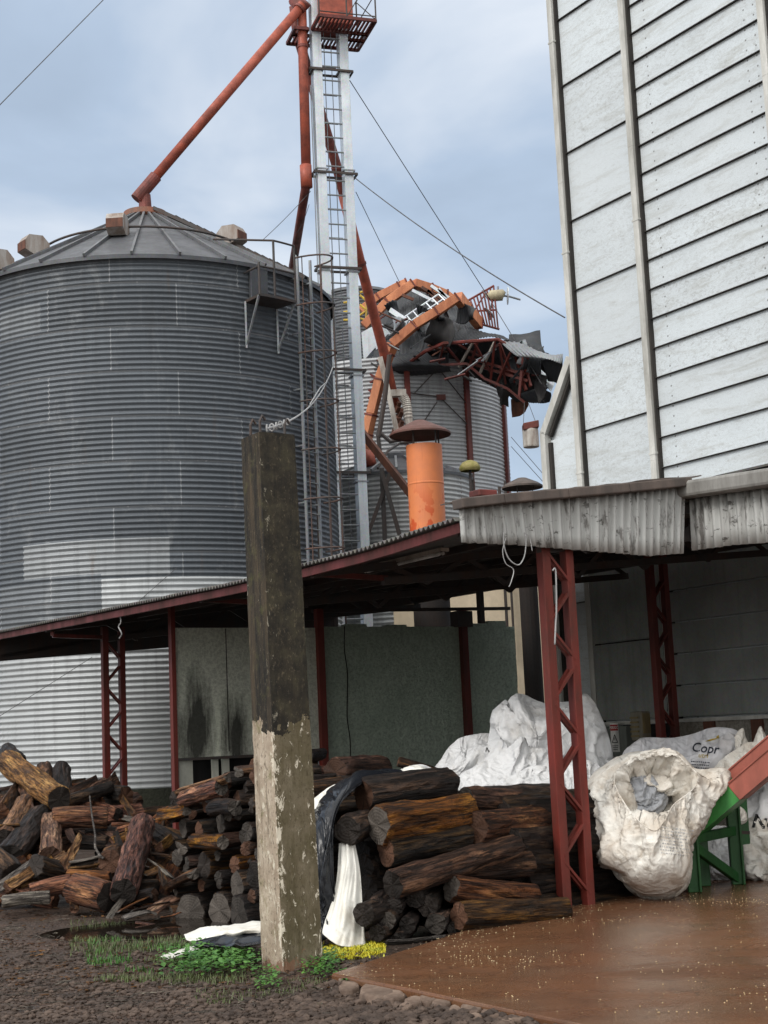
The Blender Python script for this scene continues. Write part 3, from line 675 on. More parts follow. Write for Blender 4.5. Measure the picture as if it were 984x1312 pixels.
# line the sheets up with the seams seen beside the second bar
zref = PW(813.5, 112.4, WBD).z; k = round((zref - zsR[0]) / .4275); off = zref - (zsR[0] + k * .4275); zsR = [z_ + off for z_ in zsR if z_ + off > 1.5]
lapped(u2 - .07, u3 + .07, zsR, .052, bd, 'cladding', M_white)
lapped(u3 - .07, u4 + .07, zsR, .052, bd, 'cladding', M_white); lapped(u4 - .07, -5.9, zsR, .052, bd, 'cladding', M_white)
zsL = [2.75] + [5.93 - 1.07 * 2, 5.93 - 1.07] + [5.93 + 1.085 * i for i in range(11)]
lapped(u1 - .07, u2 + .07, zsL, .05, bd, 'cladding', M_white)
def bar(pts, wd=.108, name='bar'):
    m_ = M()
    for a, c in zip(pts, pts[1:]): m_.beam(a + W * .02, c + W * .02, wd, .13, W)
    return m_.build(name, M_trim, bd, bevel=.005)
for uq in (u1, u2, u3, u4): bar([S(uq, WBD, .9), S(uq, WBD, 5.2), S(uq, WBD, 9.8), S(uq, WBD, HB)])
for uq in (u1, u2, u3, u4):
    b = M(); b.box(S(uq - .072, WBD + .045, 8.8), U * .014, W * .045, Z * 7.6); b.build('shade_strip', M_shadejoint, bd)  # black strip added for the shaded side of the bar
    for zz in (5.3, 8.7, 12.1):
        b = M(); b.box(S(uq, WBD + .02, zz), U * .068, W * .07, Z * .015); b.build('bar_joint', M_trim, bd)
bar([S(u1 + .07, WBD, 7.08), S(uL, WBD, 6.05)], .13, 'slanted_bar'); bar([S(uL, WBD, 6.08), S(uL, WBD, .9)], .12)
b = M(); b.beam(S(u1 + .02, WBD + .05, 6.98), S(uL - .09, WBD + .05, 6.0), .05, .06, W); b.box(S(uL - .09, WBD + .055, 3.4), U * .03, W * .04, Z * 2.5); b.build('shade_strip', M_shadejoint, bd)  # same painted shade along the slanted bar and outer edge
lapped(uL - .07, u1 + .07, [1.2, 3.4, PW(705, 563, WBD).z], .08, bd, 'cladding', M_white)
# lower part under the roof: wall sheets coloured darker for the roof's shade, sill, stained base
M_shadewall = galv('shaded_wall_sheet', (.26, .275, .265), .45, .25, amount=.35)  # darker copy of the wall sheet, roof shade put into the colour
b = M()
for ua, ub in ((u2 - .07, u3 + .07), (u3 - .07, u4 + .07), (u4 - .07, -5.5), (u1 - .07, u2 + .07)):
    for k_ in range(5 if ua != u1 - .07 else 2):
        hh = .4275 if ua != u1 - .07 else 1.1; z0 = (1.64 + k_ * hh) if ua != u1 - .07 else 1.64 + k_ * hh
        if ua == u1 - .07 or True: b.box(S((ua + ub) / 2, WBD - .03, z0 + hh / 2), U * (ua - ub) / 2, W * .012, Z * (hh / 2 - .012))
b.build('lower_cladding', M_shadewall, bd)
b = M(); b.box(S(1, WBD - .05, 1.60), U * 6.2, W * .05, Z * .022); b.build('sill', M_trim, bd)
M_stainbase = m_plaster('stained_base', (.42, .41, .37), (.20, .17, .13))
b = M(); b.box(S(.2, WBD + .0, .79), U * 4.5, W * .05, Z * .785); b.build('base', M_stainbase, bd)
for uq in (4.05, 3.2, 2.3, 1.3, .4): b = M(); b.box(S(uq, WBD - .06, 1.2), U * .10, W * .02, Z * .375); b.build('base_pier', M_rust, bd)
b = M(); wa, wb_ = uw(PW(803, 930, WBD))[0], uw(PW(868, 930, WBD))[0]; b.box(S((wa + wb_) / 2, WBD - .045, .95), U * (wa - wb_) / 2, W * .02, Z * .62); b.build('hatch_opening_shade', M_black, bd)  # black box in place of the dark inside the opening
# electrical box and warning plate
eb = empty('switch_box', PW(815, 932, WBD - .55), 'grey-yellow electrical switch box on the rear lattice post', 'box')
b = M(); P = PW(821, 930, 5.18); b.box(P, U * .11, W * .08, Z * .19); b.build('case', paint('switch_case', (.20, .195, .16), (.12, .10, .07), .6, 5, .5), eb, bevel=.015)
b = M(); b.box(P - U * .115 + Z * .03, U * .006, W * .065, Z * .13)
for i in range(5): b.box(P - W * .095 + Z * (-.13 + i * .06) + U * .02, U * .08, W * .005, Z * .012)
b.build('label_strip', paint('brass_strip', (.22, .17, .07), (.1, .08, .05), .6, 5, .5), eb)
cb = M(); P2 = PW(806, 946, WBD - .12); 
gb = empty('control_cabinet', PW(760, 985, WBD - .1), 'flat grey control cabinet on the wall behind the lattice post', 'cabinet')
a0, a1 = PW(752, 932, WBD - .12), PW(813, 1005, WBD - .12); ua, ub = uw(a0)[0], uw(a1)[0]
cb.box(S((ua + ub) / 2, WBD - .12, (a0.z + a1.z) / 2), U * (ua - ub) / 2, W * .09, Z * (a0.z - a1.z) / 2); cb.build('case', paint('cabinet_grey', (.16, .175, .16), (.1, .11, .1), .5, 4, .3), gb, bevel=.01)

def text_mesh(txt, size, bold=0.0, shear=0.0, ex=.002, width=1.0):
    cu = bpy.data.curves.new('t', 'FONT'); cu.body = txt; cu.size = size; cu.offset = bold; cu.shear = shear; cu.align_x = 'CENTER'; cu.align_y = 'CENTER'; cu.extrude = 0; cu.resolution_u = 3
    ob = bpy.data.objects.new('t', cu); COL.objects.link(ob); dg = bpy.context.evaluated_depsgraph_get(); me = bpy.data.meshes.new_from_object(ob.evaluated_get(dg))
    vs = [(v.co.x * width, v.co.y) for v in me.vertices]; fs = [list(p.vertices) for p in me.polygons]
    bpy.data.objects.remove(ob); bpy.data.meshes.remove(me); bpy.data.curves.remove(cu); return vs, fs
M_signred = paint('sign_red', (.40, .02, .02), None, .5, 4, .2); M_signwhite = paint('sign_white', (.72, .72, .70), None, .5, 4, .2); M_ink = paint('black_ink', (.02, .02, .02), None, .6, 4, .2)
sg = empty('warning_sign', PW(788, 945, WBD - .22), 'small white warning plate with red header and black triangle', 'sign')
c = PW(788, 945, WBD - .215); hw, hh = .085, .20
b = M(); b.box(c, U * hw, W * .004, Z * hh); b.build('plate', M_signwhite, sg)
b = M(); b.box(c + Z * (hh - .062) - W * .005, U * (hw - .006), W * .002, Z * .042); b.build('header', M_signred, sg)
vs, fs = text_mesh('PERIGO', .055, .001); b = M(); b.add([c + Z * (hh - .062 + y) - U * x - W * .009 for x, y in vs], fs); b.build('lettering', M_signwhite, sg)
b = M(); tri = [(-.055, -.05), (.055, -.05), (0, .06)]
for i in range(3): (xa, ya), (xb, yb) = tri[i], tri[(i + 1) % 3]; b.beam(c - U * xa + Z * (ya - .02) - W * .006, c - U * xb + Z * (yb - .02) - W * .006, .012, .004, W)
b.box(c - W * .006 - Z * .02, U * .006, W * .002, Z * .022); b.build('triangle', M_ink, sg)
for i in range(3): b = M(); b.box(c - W * .006 - Z * (.115 + i * .026), U * (.06 - .008 * i), W * .002, Z * .005); b.build('small_print', M_ink, sg)

# fluorescent batten under the eave
fl = empty('tube_lamp', PW(520, 716, .15), 'unlit fluorescent tube batten hanging under the shed eave', 'lamp')
a0, a1 = PW(470, 728, .15), PW(570, 704, .15)
b = M(); b.beam(a0, a1, .10, .035); b.build('batten', paint('batten', (.50, .46, .42), (.3, .26, .22), .5, 4, .3), fl)
b = M(); b.tube([a0 - Z * .04 - W * .02, a1 - Z * .04 - W * .02], .017, 8); b.build('tube', M_signwhite, fl)
for t_ in (.02, .98):
    b = M(); p = lerp(a0, a1, t_); b.box(p - Z * .035, W * .03, U * .012, Z * .03); b.tube([p, p + Z * .12], .006, 5); b.build('holder', M_darkiron, fl)
# loose wires
def wire(name, pts, r, mt, label, cat='wire', group=None, n=24):
    b = M(); b.tube(spline([V(p) for p in pts], n), r, 5); o = b.build(name, mt, smooth=True); tag(o, label, cat, group); return o
wire('hanging_wire', [PU(x, y, UF - .05 - .01 * (i % 2)) for i, (x, y) in enumerate(((645, 682), (646, 700), (652, 716), (664, 724), (672, 712), (674, 690), (671, 682)))], .006, M_wirelight, 'pale electrical wire looped below the corrugated gable fascia')
wire('hanging_wire', [PU(x, y, UF - .06) for x, y in ((648, 690), (644, 706), (648, 722), (658, 730), (655, 745), (652, 752))], .0045, M_wirelight, 'loose wire end dangling lowest from the gable fascia')
wire('hanging_wire', [PU(x, y, UF - .06) for x, y in ((671, 682), (678, 688), (682, 706))], .004, M_wirelight, 'short stub of wire beside the looped wire on the fascia')
wire('hanging_wire', [PU(x, y, UF - .05) for x, y in ((708, 731), (712, 732), (713, 780), (712, 800), (711, 826))], .008, M_wirelight, 'pale rope hanging down the front red lattice post')
wire('hanging_wire', [PW(x, y, -.9) for x, y in ((153, 785), (155, 797), (152, 803), (156, 812), (153, 818))], .010, M_wirelight, 'short wire hook under the eave beside the silo')
# ================================================================== bucket elevator tower
TY = 31.0
def T(px, py, dy=0.0): return A(px, py, TY + dy)
tw = empty('elevator_tower', V((A(440, 690, TY).x, TY, 0)), 'slim galvanised bucket elevator tower with two box legs and rungs between', 'tower')
xl0, xl1, xr0, xr1 = [A(x, 690, TY).x for x in (432.5, 449, 455.5, 470.5)]
# axes of the tower: slightly turned, so the left leg shows its bright left side
TA = V((cos(.30), sin(.30), 0)); TB = V((-sin(.30), cos(.30), 0))
LW, LD, GAP = .30, .26, .36
TC = A(447.5, 690, TY); TC.z = 0; TOPZ = T(425, 32).z
for sgn in (-1, 1):
    c = TC + TA * sgn * (GAP / 2 + LW * .42); b = M(); nseg = 8
    for k in range(nseg):
        z0, z1 = lerp(0, TOPZ + 1.2, k / nseg), lerp(0, TOPZ + 1.2, (k + 1) / nseg)
        b.box(c + Z * (z0 + z1) / 2, TA * LW * .33, TB * LD / 2, Z * ((z1 - z0) / 2 - .004))
    leg = b.build('leg', M_galv, tw, bevel=.006)
    for k in range(1, nseg):
        z = lerp(0, TOPZ + 1.2, k / nseg); b = M(); b.box(c + Z * z, TA * (LW * .42 + .012), TB * (LD / 2 + .012), Z * .016); b.build('flange', M_galvdk, leg)
for zb_ in [T(x, y).z for x, y in ((426, 93), (437, 224), (445, 345), (451, 475), (459, 606))]:
    b = M(); h = GAP / 2 + LW * .84 + .05
    for q in (-1, 1): b.beam(TC + TB * q * (LD / 2 + .03) - TA * h + Z * zb_, TC + TB * q * (LD / 2 + .03) + TA * h + Z * zb_, .03, .05); b.beam(TC + TA * q * h - TB * (LD / 2 + .03) + Z * zb_, TC + TA * q * h + TB * (LD / 2 + .03) + Z * zb_, .03, .05)
    b.build('clamp_band', M_darkiron, tw)
k = 0; z = 3.0
while z < TOPZ:
    b = M(); b.tube([TC - TA * (GAP / 2 + .02) - TB * .10 + Z * z, TC + TA * (GAP / 2 + .02) - TB * .10 + Z * z], .018, 6)
    if k % 2 == 0: b.beam(TC - TA * (GAP / 2) + TB * .14 + Z * (z + .1), TC + TA * (GAP / 2) + TB * .14 + Z * (z + .1), .03, .03)
    b.build('rung', M_galvdk, tw); z += .33; k += 1
b = M()
for q in (-.10, .06): b.tube([TC + TA * q + TB * .05 + Z * 2, TC + TA * q + TB * .05 + Z * TOPZ], .010, 5)
for q in (-1, -1.12): b.tube([TC + TA * (q * (GAP / 2 + LW * .84)) - TB * .1 + Z * 3, TC + TA * (q * (GAP / 2 + LW * .84)) - TB * .1 + Z * (TOPZ - 1.5)], .012, 5)
b.build('conduit', M_galvdk, tw)
# head and slatted platform
PZ = T(440, 42).z
b = M(); c = TC + Z * (PZ + .95) + TA * .12; b.box(c, TA * .38, TB * .32, Z * .85); b.box(c + Z * .95, TA * .52, TB * .36, Z * .12); b.build('head', M_spout, tw, bevel=.02)
pl = M(); fr = M()
def plat(a0, a1, b0, b1):
    n = int((b1 - b0) / .085); 
    for i in range(int((a1 - a0) / .085)):
        a = a0 + .04 + i * .085; pl.box(TC + TA * a + TB * (b0 + b1) / 2 + Z * PZ, TA * .02, TB * (b1 - b0) / 2, Z * .02)
    for a, q in (((a0, b0), (a1, b0)), ((a1, b0), (a1, b1)), ((a1, b1), (a0, b1)), ((a0, b1), (a0, b0))): fr.beam(TC + TA * a[0] + TB * a[1] + Z * (PZ - .02), TC + TA * q[0] + TB * q[1] + Z * (PZ - .02), .05, .07)
plat(-.42, .86, -.82, -.16); plat(-.80, .86, .16, .62); plat(.48, .86, -.16, .16); plat(-.80, -.5, -.16, .16)
g_ = pl.build('platform_slats', M_red, tw); fr.build('platform_frame', M_red, tw)
b = M()
for a, q in ((.86, -.82), (.86, .62), (-.42, -.82), (.2, -.82)): b.tube([TC + TA * a + TB * q + Z * PZ, TC + TA * a + TB * q + Z * (PZ + 1.15)], .018, 6)
for zz in (.08, .6, 1.15): b.tube([TC + TA * -.42 + TB * -.82 + Z * (PZ + zz), TC + TA * .86 + TB * -.82 + Z * (PZ + zz), TC + TA * .86 + TB * .62 + Z * (PZ + zz)], .014, 6)
b.tube([TC + TA * .86 + TB * -.82 + Z * PZ, TC + TA * .86 + TB * .62 + Z * (PZ + 1.15)], .012, 6); b.tube([TC + TA * .2 + TB * -.82 + Z * PZ, TC + TA * .86 + TB * -.82 + Z * (PZ + 1.15)], .012, 6)
b.build('railing', M_darkiron, tw)

# ================================================================== grain spouts
def flanged(name, pts, r, mt, label, fl_=(), cat='pipe'):
    o = empty(name, pts[-1], label, cat, None); b = M(); b.tube(pts, r, 16); p = b.build('pipe', mt, o, smooth=False)
    for me_p in p.data.polygons: me_p.use_smooth = len(me_p.vertices) == 4
    for f in fl_:
        i = min(int(f), len(pts) - 2); q = lerp(pts[i], pts[i + 1], f - i); d = (pts[i + 1] - pts[i]).normalized(); b = M(); b.tube([q - d * .03, q + d * .03], r + .025, 16); b.build('flange', M_spoutdk, p)
    return o
apx = SC + Z * (AP + .17)
s0 = T(388, 6, -.3); s1 = apx + V((-.1, -.05, .36))
spA = flanged('grain_spout', [s0, s1], .105, M_spout, 'long straight red grain spout slanting down to the big silo peak', (.02, .985))
dA = (s0 - s1).normalized()
b = M(); b.tube([s1 + dA * .55, s1 - dA * .12], .135, 16); b.build('sleeve', M_spoutdk, spA); b = M(); b.tube([apx - Z * .1, apx + Z * .38], [.15, .12], 14); b.build('inlet', M_spoutdk, spA)
pB = [T(386, 4, -.2), T(388, 60, -.2), T(392.5, 226, -.2)]
spB = flanged('grain_spout', pB + [T(392, 238, -.2), A(374, 348, 35)], .10, M_spoutdk, 'upright red grain spout with a kinked lower end beside the tower', (1.0, 2.0))
b = M(); b.tube(pB, .108, 16); b.build('upper_pipe', M_spout, spB, smooth=True)
b = M(); b.tube([T(391.5, 212, -.2), T(393, 240, -.2)], .13, 14); b.build('elbow', M_spout, spB, smooth=True)
spC = flanged('grain_spout', [T(377, 8, .25), T(381, 45, .45), A(432, 215, 32.5), A(462, 338, 34), A(492, 452, 35.3), A(507, 522, 36)], .115, M_spoutdk, 'red grain spout running behind the tower to the wrecked silo', (.4, 2.0, 3.0))
b = M(); b.tube([A(440, 250, 32.8), A(462, 338, 34), A(492, 452, 35.3), A(508, 528, 36)], .122, 14); b.build('lower_pipe', M_spout, spC, smooth=True)
b = M(); b.tube([T(377, 0, -.1), T(385, 12, -.2), T(392, 2, -.3)], .14, 12); b.build('distributor', M_spoutdk, spB, smooth=True)

# ================================================================== wrecked silo
BC = V((A(500, 600, 40).x, 40, 0)); BR = 3.25; BE = A(560, 455, 36.8).z
bs = empty('wrecked_silo', BC, 'corrugated steel silo with its roof torn and collapsed', 'silo')
b = M(); corr_wall(b, BC, BR, .8, BE, 140, amp=.019)
M_silo2 = m_silo('wrecked_silo_sheets', BR, (.40, .415, .43), (.24, .25, .26), -1)
b.build('wall', M_silo2, bs, smooth=True)
def on_silo(px, py, r=BR):
    d = ray(px, py); o = CAM - BC; a_ = d.x ** 2 + d.y ** 2; b_ = 2 * (o.x * d.x + o.y * d.y); c_ = o.x ** 2 + o.y ** 2 - r * r
    t = (-b_ - sqrt(max(0, b_ * b_ - 4 * a_ * c_))) / (2 * a_); return CAM + d * t
for px_ in (523, 599, 645):
    P = on_silo(px_, 520, BR + .05); b = M(); dr = (V((P.x, P.y, 0)) - V((BC.x, BC.y, 0))).normalized(); zt = on_silo(px_, 470, BR + .05).z if px_ != 645 else BE - .5
    b.beam(V((P.x, P.y, 1)), V((P.x, P.y, zt)), .14, .09, dr); b.build('stiffener', M_red, bs)
b = M()
for (x0, y0, x1, y1) in ((530, 505, 563, 470), (523, 503, 560, 508), (530, 560, 560, 515), (567, 512, 600, 545), (560, 470, 600, 520)):
    b.tube([on_silo(lerp(x0, x1, i / 6), lerp(y0, y1, i / 6), BR + .06) for i in range(7)], .016, 5)
b.build('brace_cable', M_darkiron, bs)
b = M(); P = on_silo(565, 509, BR + .05); b.box(P, V((.12, 0, 0)), V((0, .03, 0)), Z * .07); b.build('brace_plate', M_red, bs)

def sheet(pts, nx, ny, amp, waves, noise_a, parent, name='roof_sheet', mt=None, along=0, seed=0):
    """torn corrugated sheet over a control grid of (px, py, depth)"""
    ctrl = [[A(*q) for q in r] for r in pts]; rows = []
    for j in range(ny + 1):
        col = [spline(r, nx + 1)  for r in ctrl] if j == 0 else col
        rows.append([spline([c[i] for c in col], ny + 1)[j] for i in range(nx + 1)])
    out = []
    for j in range(ny + 1):
        o_ = []
        for i in range(nx + 1):
            p = rows[j][i]; dx = rows[j][min(i + 1, nx)] - rows[j][max(i - 1, 0)]; dy = rows[min(j + 1, ny)][i] - rows[max(j - 1, 0)][i]
            n = dx.cross(dy); n = n.normalized() if n.length > 1e-9 else Z
            s_ = (i / nx if along == 0 else j / ny)
            o_.append(p + n * (amp * sin(2 * pi * waves * s_) + noise_a * N3(p + V((seed, 0, 0)), 1.6) + noise_a * .4 * N3(p, 5)))
        out.append(o_)
    m_ = M(); m_.grid(out); return m_.build(name, mt or M_torn, parent, smooth=True, solid=.008)
M_darksheet = galv('black_underside', (.03, .029, .03), .7, .1, amount=.4)  # near-black sheet for the flap's underside and some torn plates
# standing remains of the cone
sheet([[(496, 420, 38.6), (515, 396, 39), (540, 380, 39.2), (566, 380, 39.2), (590, 395, 39)], [(478, 452, 37.2), (505, 436, 37), (545, 425, 37), (580, 420, 37.2), (612, 418, 38)], [(470, 478, 36.8), (505, 462, 36.6), (540, 452, 36.5), (575, 446, 36.6), (610, 440, 37)]], 80, 14, .03, 30, .13, bs)
sheet([[(520, 385, 41), (545, 372, 41), (575, 378, 41), (600, 392, 41)], [(505, 420, 39.6), (545, 405, 39.5), (580, 405, 39.5), (615, 425, 39.5)]], 60, 6, .018, 24, .06, bs)
sheet([[(556, 412, 36.6), (585, 414, 36.5), (612, 422, 36.5), (640, 430, 36.4)], [(560, 425, 36.2), (590, 430, 36), (620, 428, 36), (650, 434, 36)], [(572, 442, 35.9), (600, 438, 35.7), (625, 433, 35.7), (655, 437, 35.8)]], 60, 10, .016, 22, .06, bs)
sheet([[(478, 462, 36.9), (510, 455, 36.4), (545, 450, 36.2)], [(490, 470, 36.5), (530, 468, 36), (565, 468, 35.9)], [(505, 475, 36.6), (545, 474, 36.4), (578, 470, 36.3)]], 60, 6, .016, 22, .05, bs)
sheet([[(482, 405, 41.5), (505, 380, 41.5), (532, 368, 41.5), (556, 374, 41.5)], [(478, 430, 41), (505, 410, 41), (540, 395, 41), (575, 395, 41)], [(474, 456, 40.4), (510, 440, 40.2), (550, 430, 40.2), (600, 425, 40.2)]], 60, 8, .018, 26, .08, bs)
for i in range(20):                                                    # crumpled plates
    x = rnd.uniform(492, 600) if i < 12 else rnd.uniform(640, 700); y = rnd.uniform(392, 440) if x < 620 else rnd.uniform(442, 492); d_ = rnd.uniform(35.5, 36.6) if x > 560 else rnd.uniform(36.2, 37.2); L = rnd.uniform(6, 17) if i < 12 else rnd.uniform(5, 11); H_ = rnd.uniform(4, 10); a = rnd.uniform(-.7, .5)
    pts = [[(x + L * (i_ - 1) * cos(a) - H_ * (j_ - .5) * sin(a) + rnd.uniform(-5, 5), y + L * (i_ - 1) * sin(a) + H_ * (j_ - .5) * 2 * cos(a) + rnd.uniform(-3, 3), d_ + rnd.uniform(-.35, .35)) for i_ in range(3)] for j_ in range(3)]
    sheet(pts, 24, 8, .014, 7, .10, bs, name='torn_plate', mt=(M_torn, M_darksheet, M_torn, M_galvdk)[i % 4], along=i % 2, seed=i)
for i in range(26):                                                    # torn strips and sticks hanging in the wreck
    x = rnd.uniform(480, 700); y = rnd.uniform(440, 500) if x > 560 else rnd.uniform(400, 470); a = rnd.uniform(-.9, .9); L = rnd.uniform(5, 18); b = M(); d_ = rnd.uniform(35.4, 36.4)
    b.beam(A(x - L * cos(a), y - L * sin(a), d_), A(x + L * cos(a), y + L * sin(a), d_ + rnd.uniform(-.3, .3)), rnd.uniform(.03, .09), .03, V((rnd.random(), .3, 1))); b.build('torn_strip', (M_darksheet, M_rust, M_galvdk, M_red, M_torn)[i % 5], bs)
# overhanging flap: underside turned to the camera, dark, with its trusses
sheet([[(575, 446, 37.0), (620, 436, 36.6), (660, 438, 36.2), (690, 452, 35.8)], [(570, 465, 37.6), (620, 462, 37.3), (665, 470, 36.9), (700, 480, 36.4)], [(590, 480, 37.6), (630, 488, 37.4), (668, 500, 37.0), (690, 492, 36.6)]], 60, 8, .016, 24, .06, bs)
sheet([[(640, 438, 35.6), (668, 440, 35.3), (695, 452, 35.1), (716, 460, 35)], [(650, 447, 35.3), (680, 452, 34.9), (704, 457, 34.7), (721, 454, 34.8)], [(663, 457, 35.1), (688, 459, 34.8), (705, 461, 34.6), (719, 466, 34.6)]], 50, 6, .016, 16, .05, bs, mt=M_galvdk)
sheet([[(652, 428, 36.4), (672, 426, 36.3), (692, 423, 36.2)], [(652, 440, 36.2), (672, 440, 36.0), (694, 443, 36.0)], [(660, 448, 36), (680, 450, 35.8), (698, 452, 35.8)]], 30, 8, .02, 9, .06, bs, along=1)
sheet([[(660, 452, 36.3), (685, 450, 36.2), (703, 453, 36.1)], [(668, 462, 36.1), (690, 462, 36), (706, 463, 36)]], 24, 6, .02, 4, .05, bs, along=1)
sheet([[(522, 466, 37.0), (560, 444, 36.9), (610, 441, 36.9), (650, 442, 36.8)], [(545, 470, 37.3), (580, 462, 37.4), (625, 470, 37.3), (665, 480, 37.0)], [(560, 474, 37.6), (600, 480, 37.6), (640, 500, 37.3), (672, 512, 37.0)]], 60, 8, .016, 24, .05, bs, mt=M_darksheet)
sheet([[(505, 475, 36.7), (540, 462, 36.6), (575, 452, 36.7)], [(510, 478, 36.75), (545, 474, 36.7), (575, 468, 36.8)], [(514, 481, 36.8), (548, 480, 36.8), (578, 476, 36.9)]], 40, 5, .01, 12, .03, bs)
sheet([[(640, 500, 36.7), (662, 490, 36.5), (690, 476, 36.2)], [(652, 508, 36.8), (672, 502, 36.5), (694, 490, 36.2)], [(662, 516, 36.9), (680, 512, 36.6), (694, 502, 36.3)]], 30, 6, .012, 10, .06, bs, mt=M_darksheet)
sheet([[(694, 462, 35.2), (708, 458, 35.0), (721, 456, 34.9)], [(698, 476, 35.4), (709, 476, 35.2), (720, 482, 35.2)], [(702, 488, 35.6), (710, 490, 35.5), (716, 494, 35.5)]], 24, 6, .012, 10, .05, bs)
sheet([[(665, 505, 36.4), (680, 500, 36.1), (690, 497, 35.9)], [(672, 512, 36.4), (690, 508, 36.1), (706, 503, 35.9)], [(678, 516, 36.5), (695, 517, 36.2), (704, 515, 36)]], 36, 6, .012, 14, .04, bs)
sheet([[(690, 470, 35.8), (700, 480, 35.7), (712, 488, 35.6)], [(693, 480, 35.7), (698, 492, 35.6), (706, 502, 35.5)]], 20, 5, .0, 4, .05, bs, mt=M_galv)
sheet([[(655, 512, 37.2), (668, 508, 37.1), (676, 512, 37)], [(655, 525, 37.2), (668, 524, 37.1), (676, 520, 37)], [(656, 535, 37.3), (666, 533, 37.2), (673, 528, 37.1)]], 16, 6, .0, 4, .08, bs, mt=M_rust)
tr = M(); tr.tube([A(x, y, d) for x, y, d in ((522, 466, 36.2), (545, 450, 35.8), (568, 440, 35.7), (610, 437, 35.5), (638, 435, 35.5), (668, 452, 35.4), (690, 468, 35.6))], .045, 6); trs = tr.build('fallen_truss', M_redlit, bs)
q = M()
for (x0, y0, d0, x1, y1, d1) in ((525, 462, 36.3, 560, 468, 36.1), (560, 468, 36.1, 598, 466, 36), (598, 466, 36, 620, 485, 36), (620, 485, 36, 650, 498, 36), (650, 498, 36, 672, 516, 36), (672, 440, 35.9, 665, 510, 36)): q.beam(A(x0, y0, d0), A(x1, y1, d1), .06, .06)
q.build('truss_chord', M_red, trs)
for i, (x0, y0, x1, y1) in enumerate(((568, 441, 562, 468), (570, 441, 590, 466), (606, 438, 588, 470), (612, 438, 600, 474), (608, 440, 630, 480), (634, 437, 614, 480), (634, 437, 628, 492), (640, 440, 660, 490), (640, 442, 648, 492), (585, 440, 620, 460), (655, 450, 635, 495), (596, 476, 640, 440))):
    q = M(); q.beam(A(x0, y0, 35.7), A(x1, y1, 36.3), .05, .05); q.build('truss_bar', M_whitepipe if i in (2, 5) else M_red, trs)
for (x0, y0, x1, y1) in ((600, 458, 672, 480), (610, 468, 676, 488), (660, 458, 674, 500), (668, 455, 680, 495), (640, 475, 678, 478)):
    q = M(); q.beam(A(x0, y0, 36.4), A(x1, y1, 36.0), .06, .07); q.build('purlin', M_redlit, trs)
for i, (x0, y0, x1, y1) in enumerate(((515, 378, 530, 384), (528, 372, 556, 386), (540, 368, 575, 388), (552, 366, 590, 392), (548, 372, 566, 392), (562, 370, 580, 394))):
    q = M(); q.beam(A(x0, y0, 38.5), A(x1, y1, 38.5), .06, .08); q.build('bent_rafter', M_galv if i % 2 else M_rust, bs)

# bent orange conveyor trunking over the wreck
oc = empty('bent_conveyor', A(500, 470, 36), 'buckled orange box conveyor bent into two arches over the wrecked silo', 'conveyor')
def trunk(pts, w, h):
    P = [A(*q) for q in pts]
    for a, c in zip(P, P[1:]):
        b = M(); b.beam(a, c, w, h); bx = b.build('box_section', M_orange, oc, bevel=.01)
        d = (c - a).normalized()
        q = c - d * .03; b = M(); b.beam(q - d * .02, q + d * .02, w + .035, h + .035); b.build('flange', M_spoutdk, bx)
trunk([(467, 600, 36.2), (470, 556, 36.1), (476, 530, 36), (487, 485, 35.9), (499, 452, 35.8), (503, 441, 35.7), (532, 416, 35.6), (560, 399, 35.6), (587, 381, 35.6)], .22, .22)
trunk([(587, 381, 35.65), (600, 398, 36.2), (614, 415, 36.8)], .20, .30)
trunk([(466, 418, 38.6), (497, 386, 38.6), (530, 363, 38.6)], .22, .22); trunk([(530, 363, 38.7), (552, 370, 39), (571, 378, 39.3)], .24, .22); trunk([(571, 378, 39.3), (590, 392, 39.3), (604, 408, 39.3)], .2, .25)
trunk([(462, 398, 40), (485, 380, 40), (512, 366, 40), (522, 362, 40)], .22, .2)
lattice = M()
for i in range(6):
    y = 475 + i * 20; lattice.beam(A(466 - i, y, 37), A(484 - i * 2.4, y + 10, 36.6), .05, .05); lattice.beam(A(466 - i, y + 20, 37), A(484 - i * 2.4, y + 10, 36.6), .05, .05)
lattice.beam(A(466, 470, 37), A(461, 600, 37), .08, .08); lattice.build('side_lattice', M_red, oc)
b = M(); b.prism([A(x, y, 37.4) for x, y in ((462, 470), (486, 474), (484, 520), (470, 600), (458, 600))], V((0, .1, 0))); b.build('backing_sheet', M_spoutdk, oc)
def lone(name, label, cat, mt, fn, smooth=False, bevel=0, group=None):
    b = M(); fn(b); o = b.build(name, mt, smooth=smooth, bevel=bevel); tag(o, label, cat, group); return o
def f_(b):
    P = [A(513, 410, 36.8), A(562, 377, 37.2)]; Q = [A(524, 424, 36.5), A(574, 389, 37)]
    b.tube(P, .025, 6); b.tube(Q, .025, 6); b.tube([lerp(P[i], Q[i], .5) for i in (0, 1)], .02, 6)
    for i in range(7): b.tube([lerp(P[0], P[1], i / 6), lerp(Q[0], Q[1], i / 6)], .02, 6)
    b.beam(A(500, 397, 36.7), A(523, 412, 36.4), .05, .12)
lone('bent_catwalk_rail', 'bent grey catwalk railing lying across the collapsed silo roof', 'railing', M_galv, f_)
def f_(b):
    for i in range(9): b.tube([A(598 + i * 4.3 - 0, 386 - i * 2.4, 37), A(611 + i * 3.4, 414 + i * .9, 36.8)], .022, 6)
    b.tube([A(598, 386, 37), A(633, 366, 37)], .028, 6); b.tube([A(604, 399, 36.9), A(637, 397, 36.9)], .025, 6); b.tube([A(611, 414, 36.8), A(640, 422, 36.8)], .028, 6); b.tube([A(604, 404, 36.9), A(622, 376, 37)], .022, 6)
lone('twisted_railing', 'small twisted red railing sticking up from the wrecked roof', 'railing', M_redlit, f_)
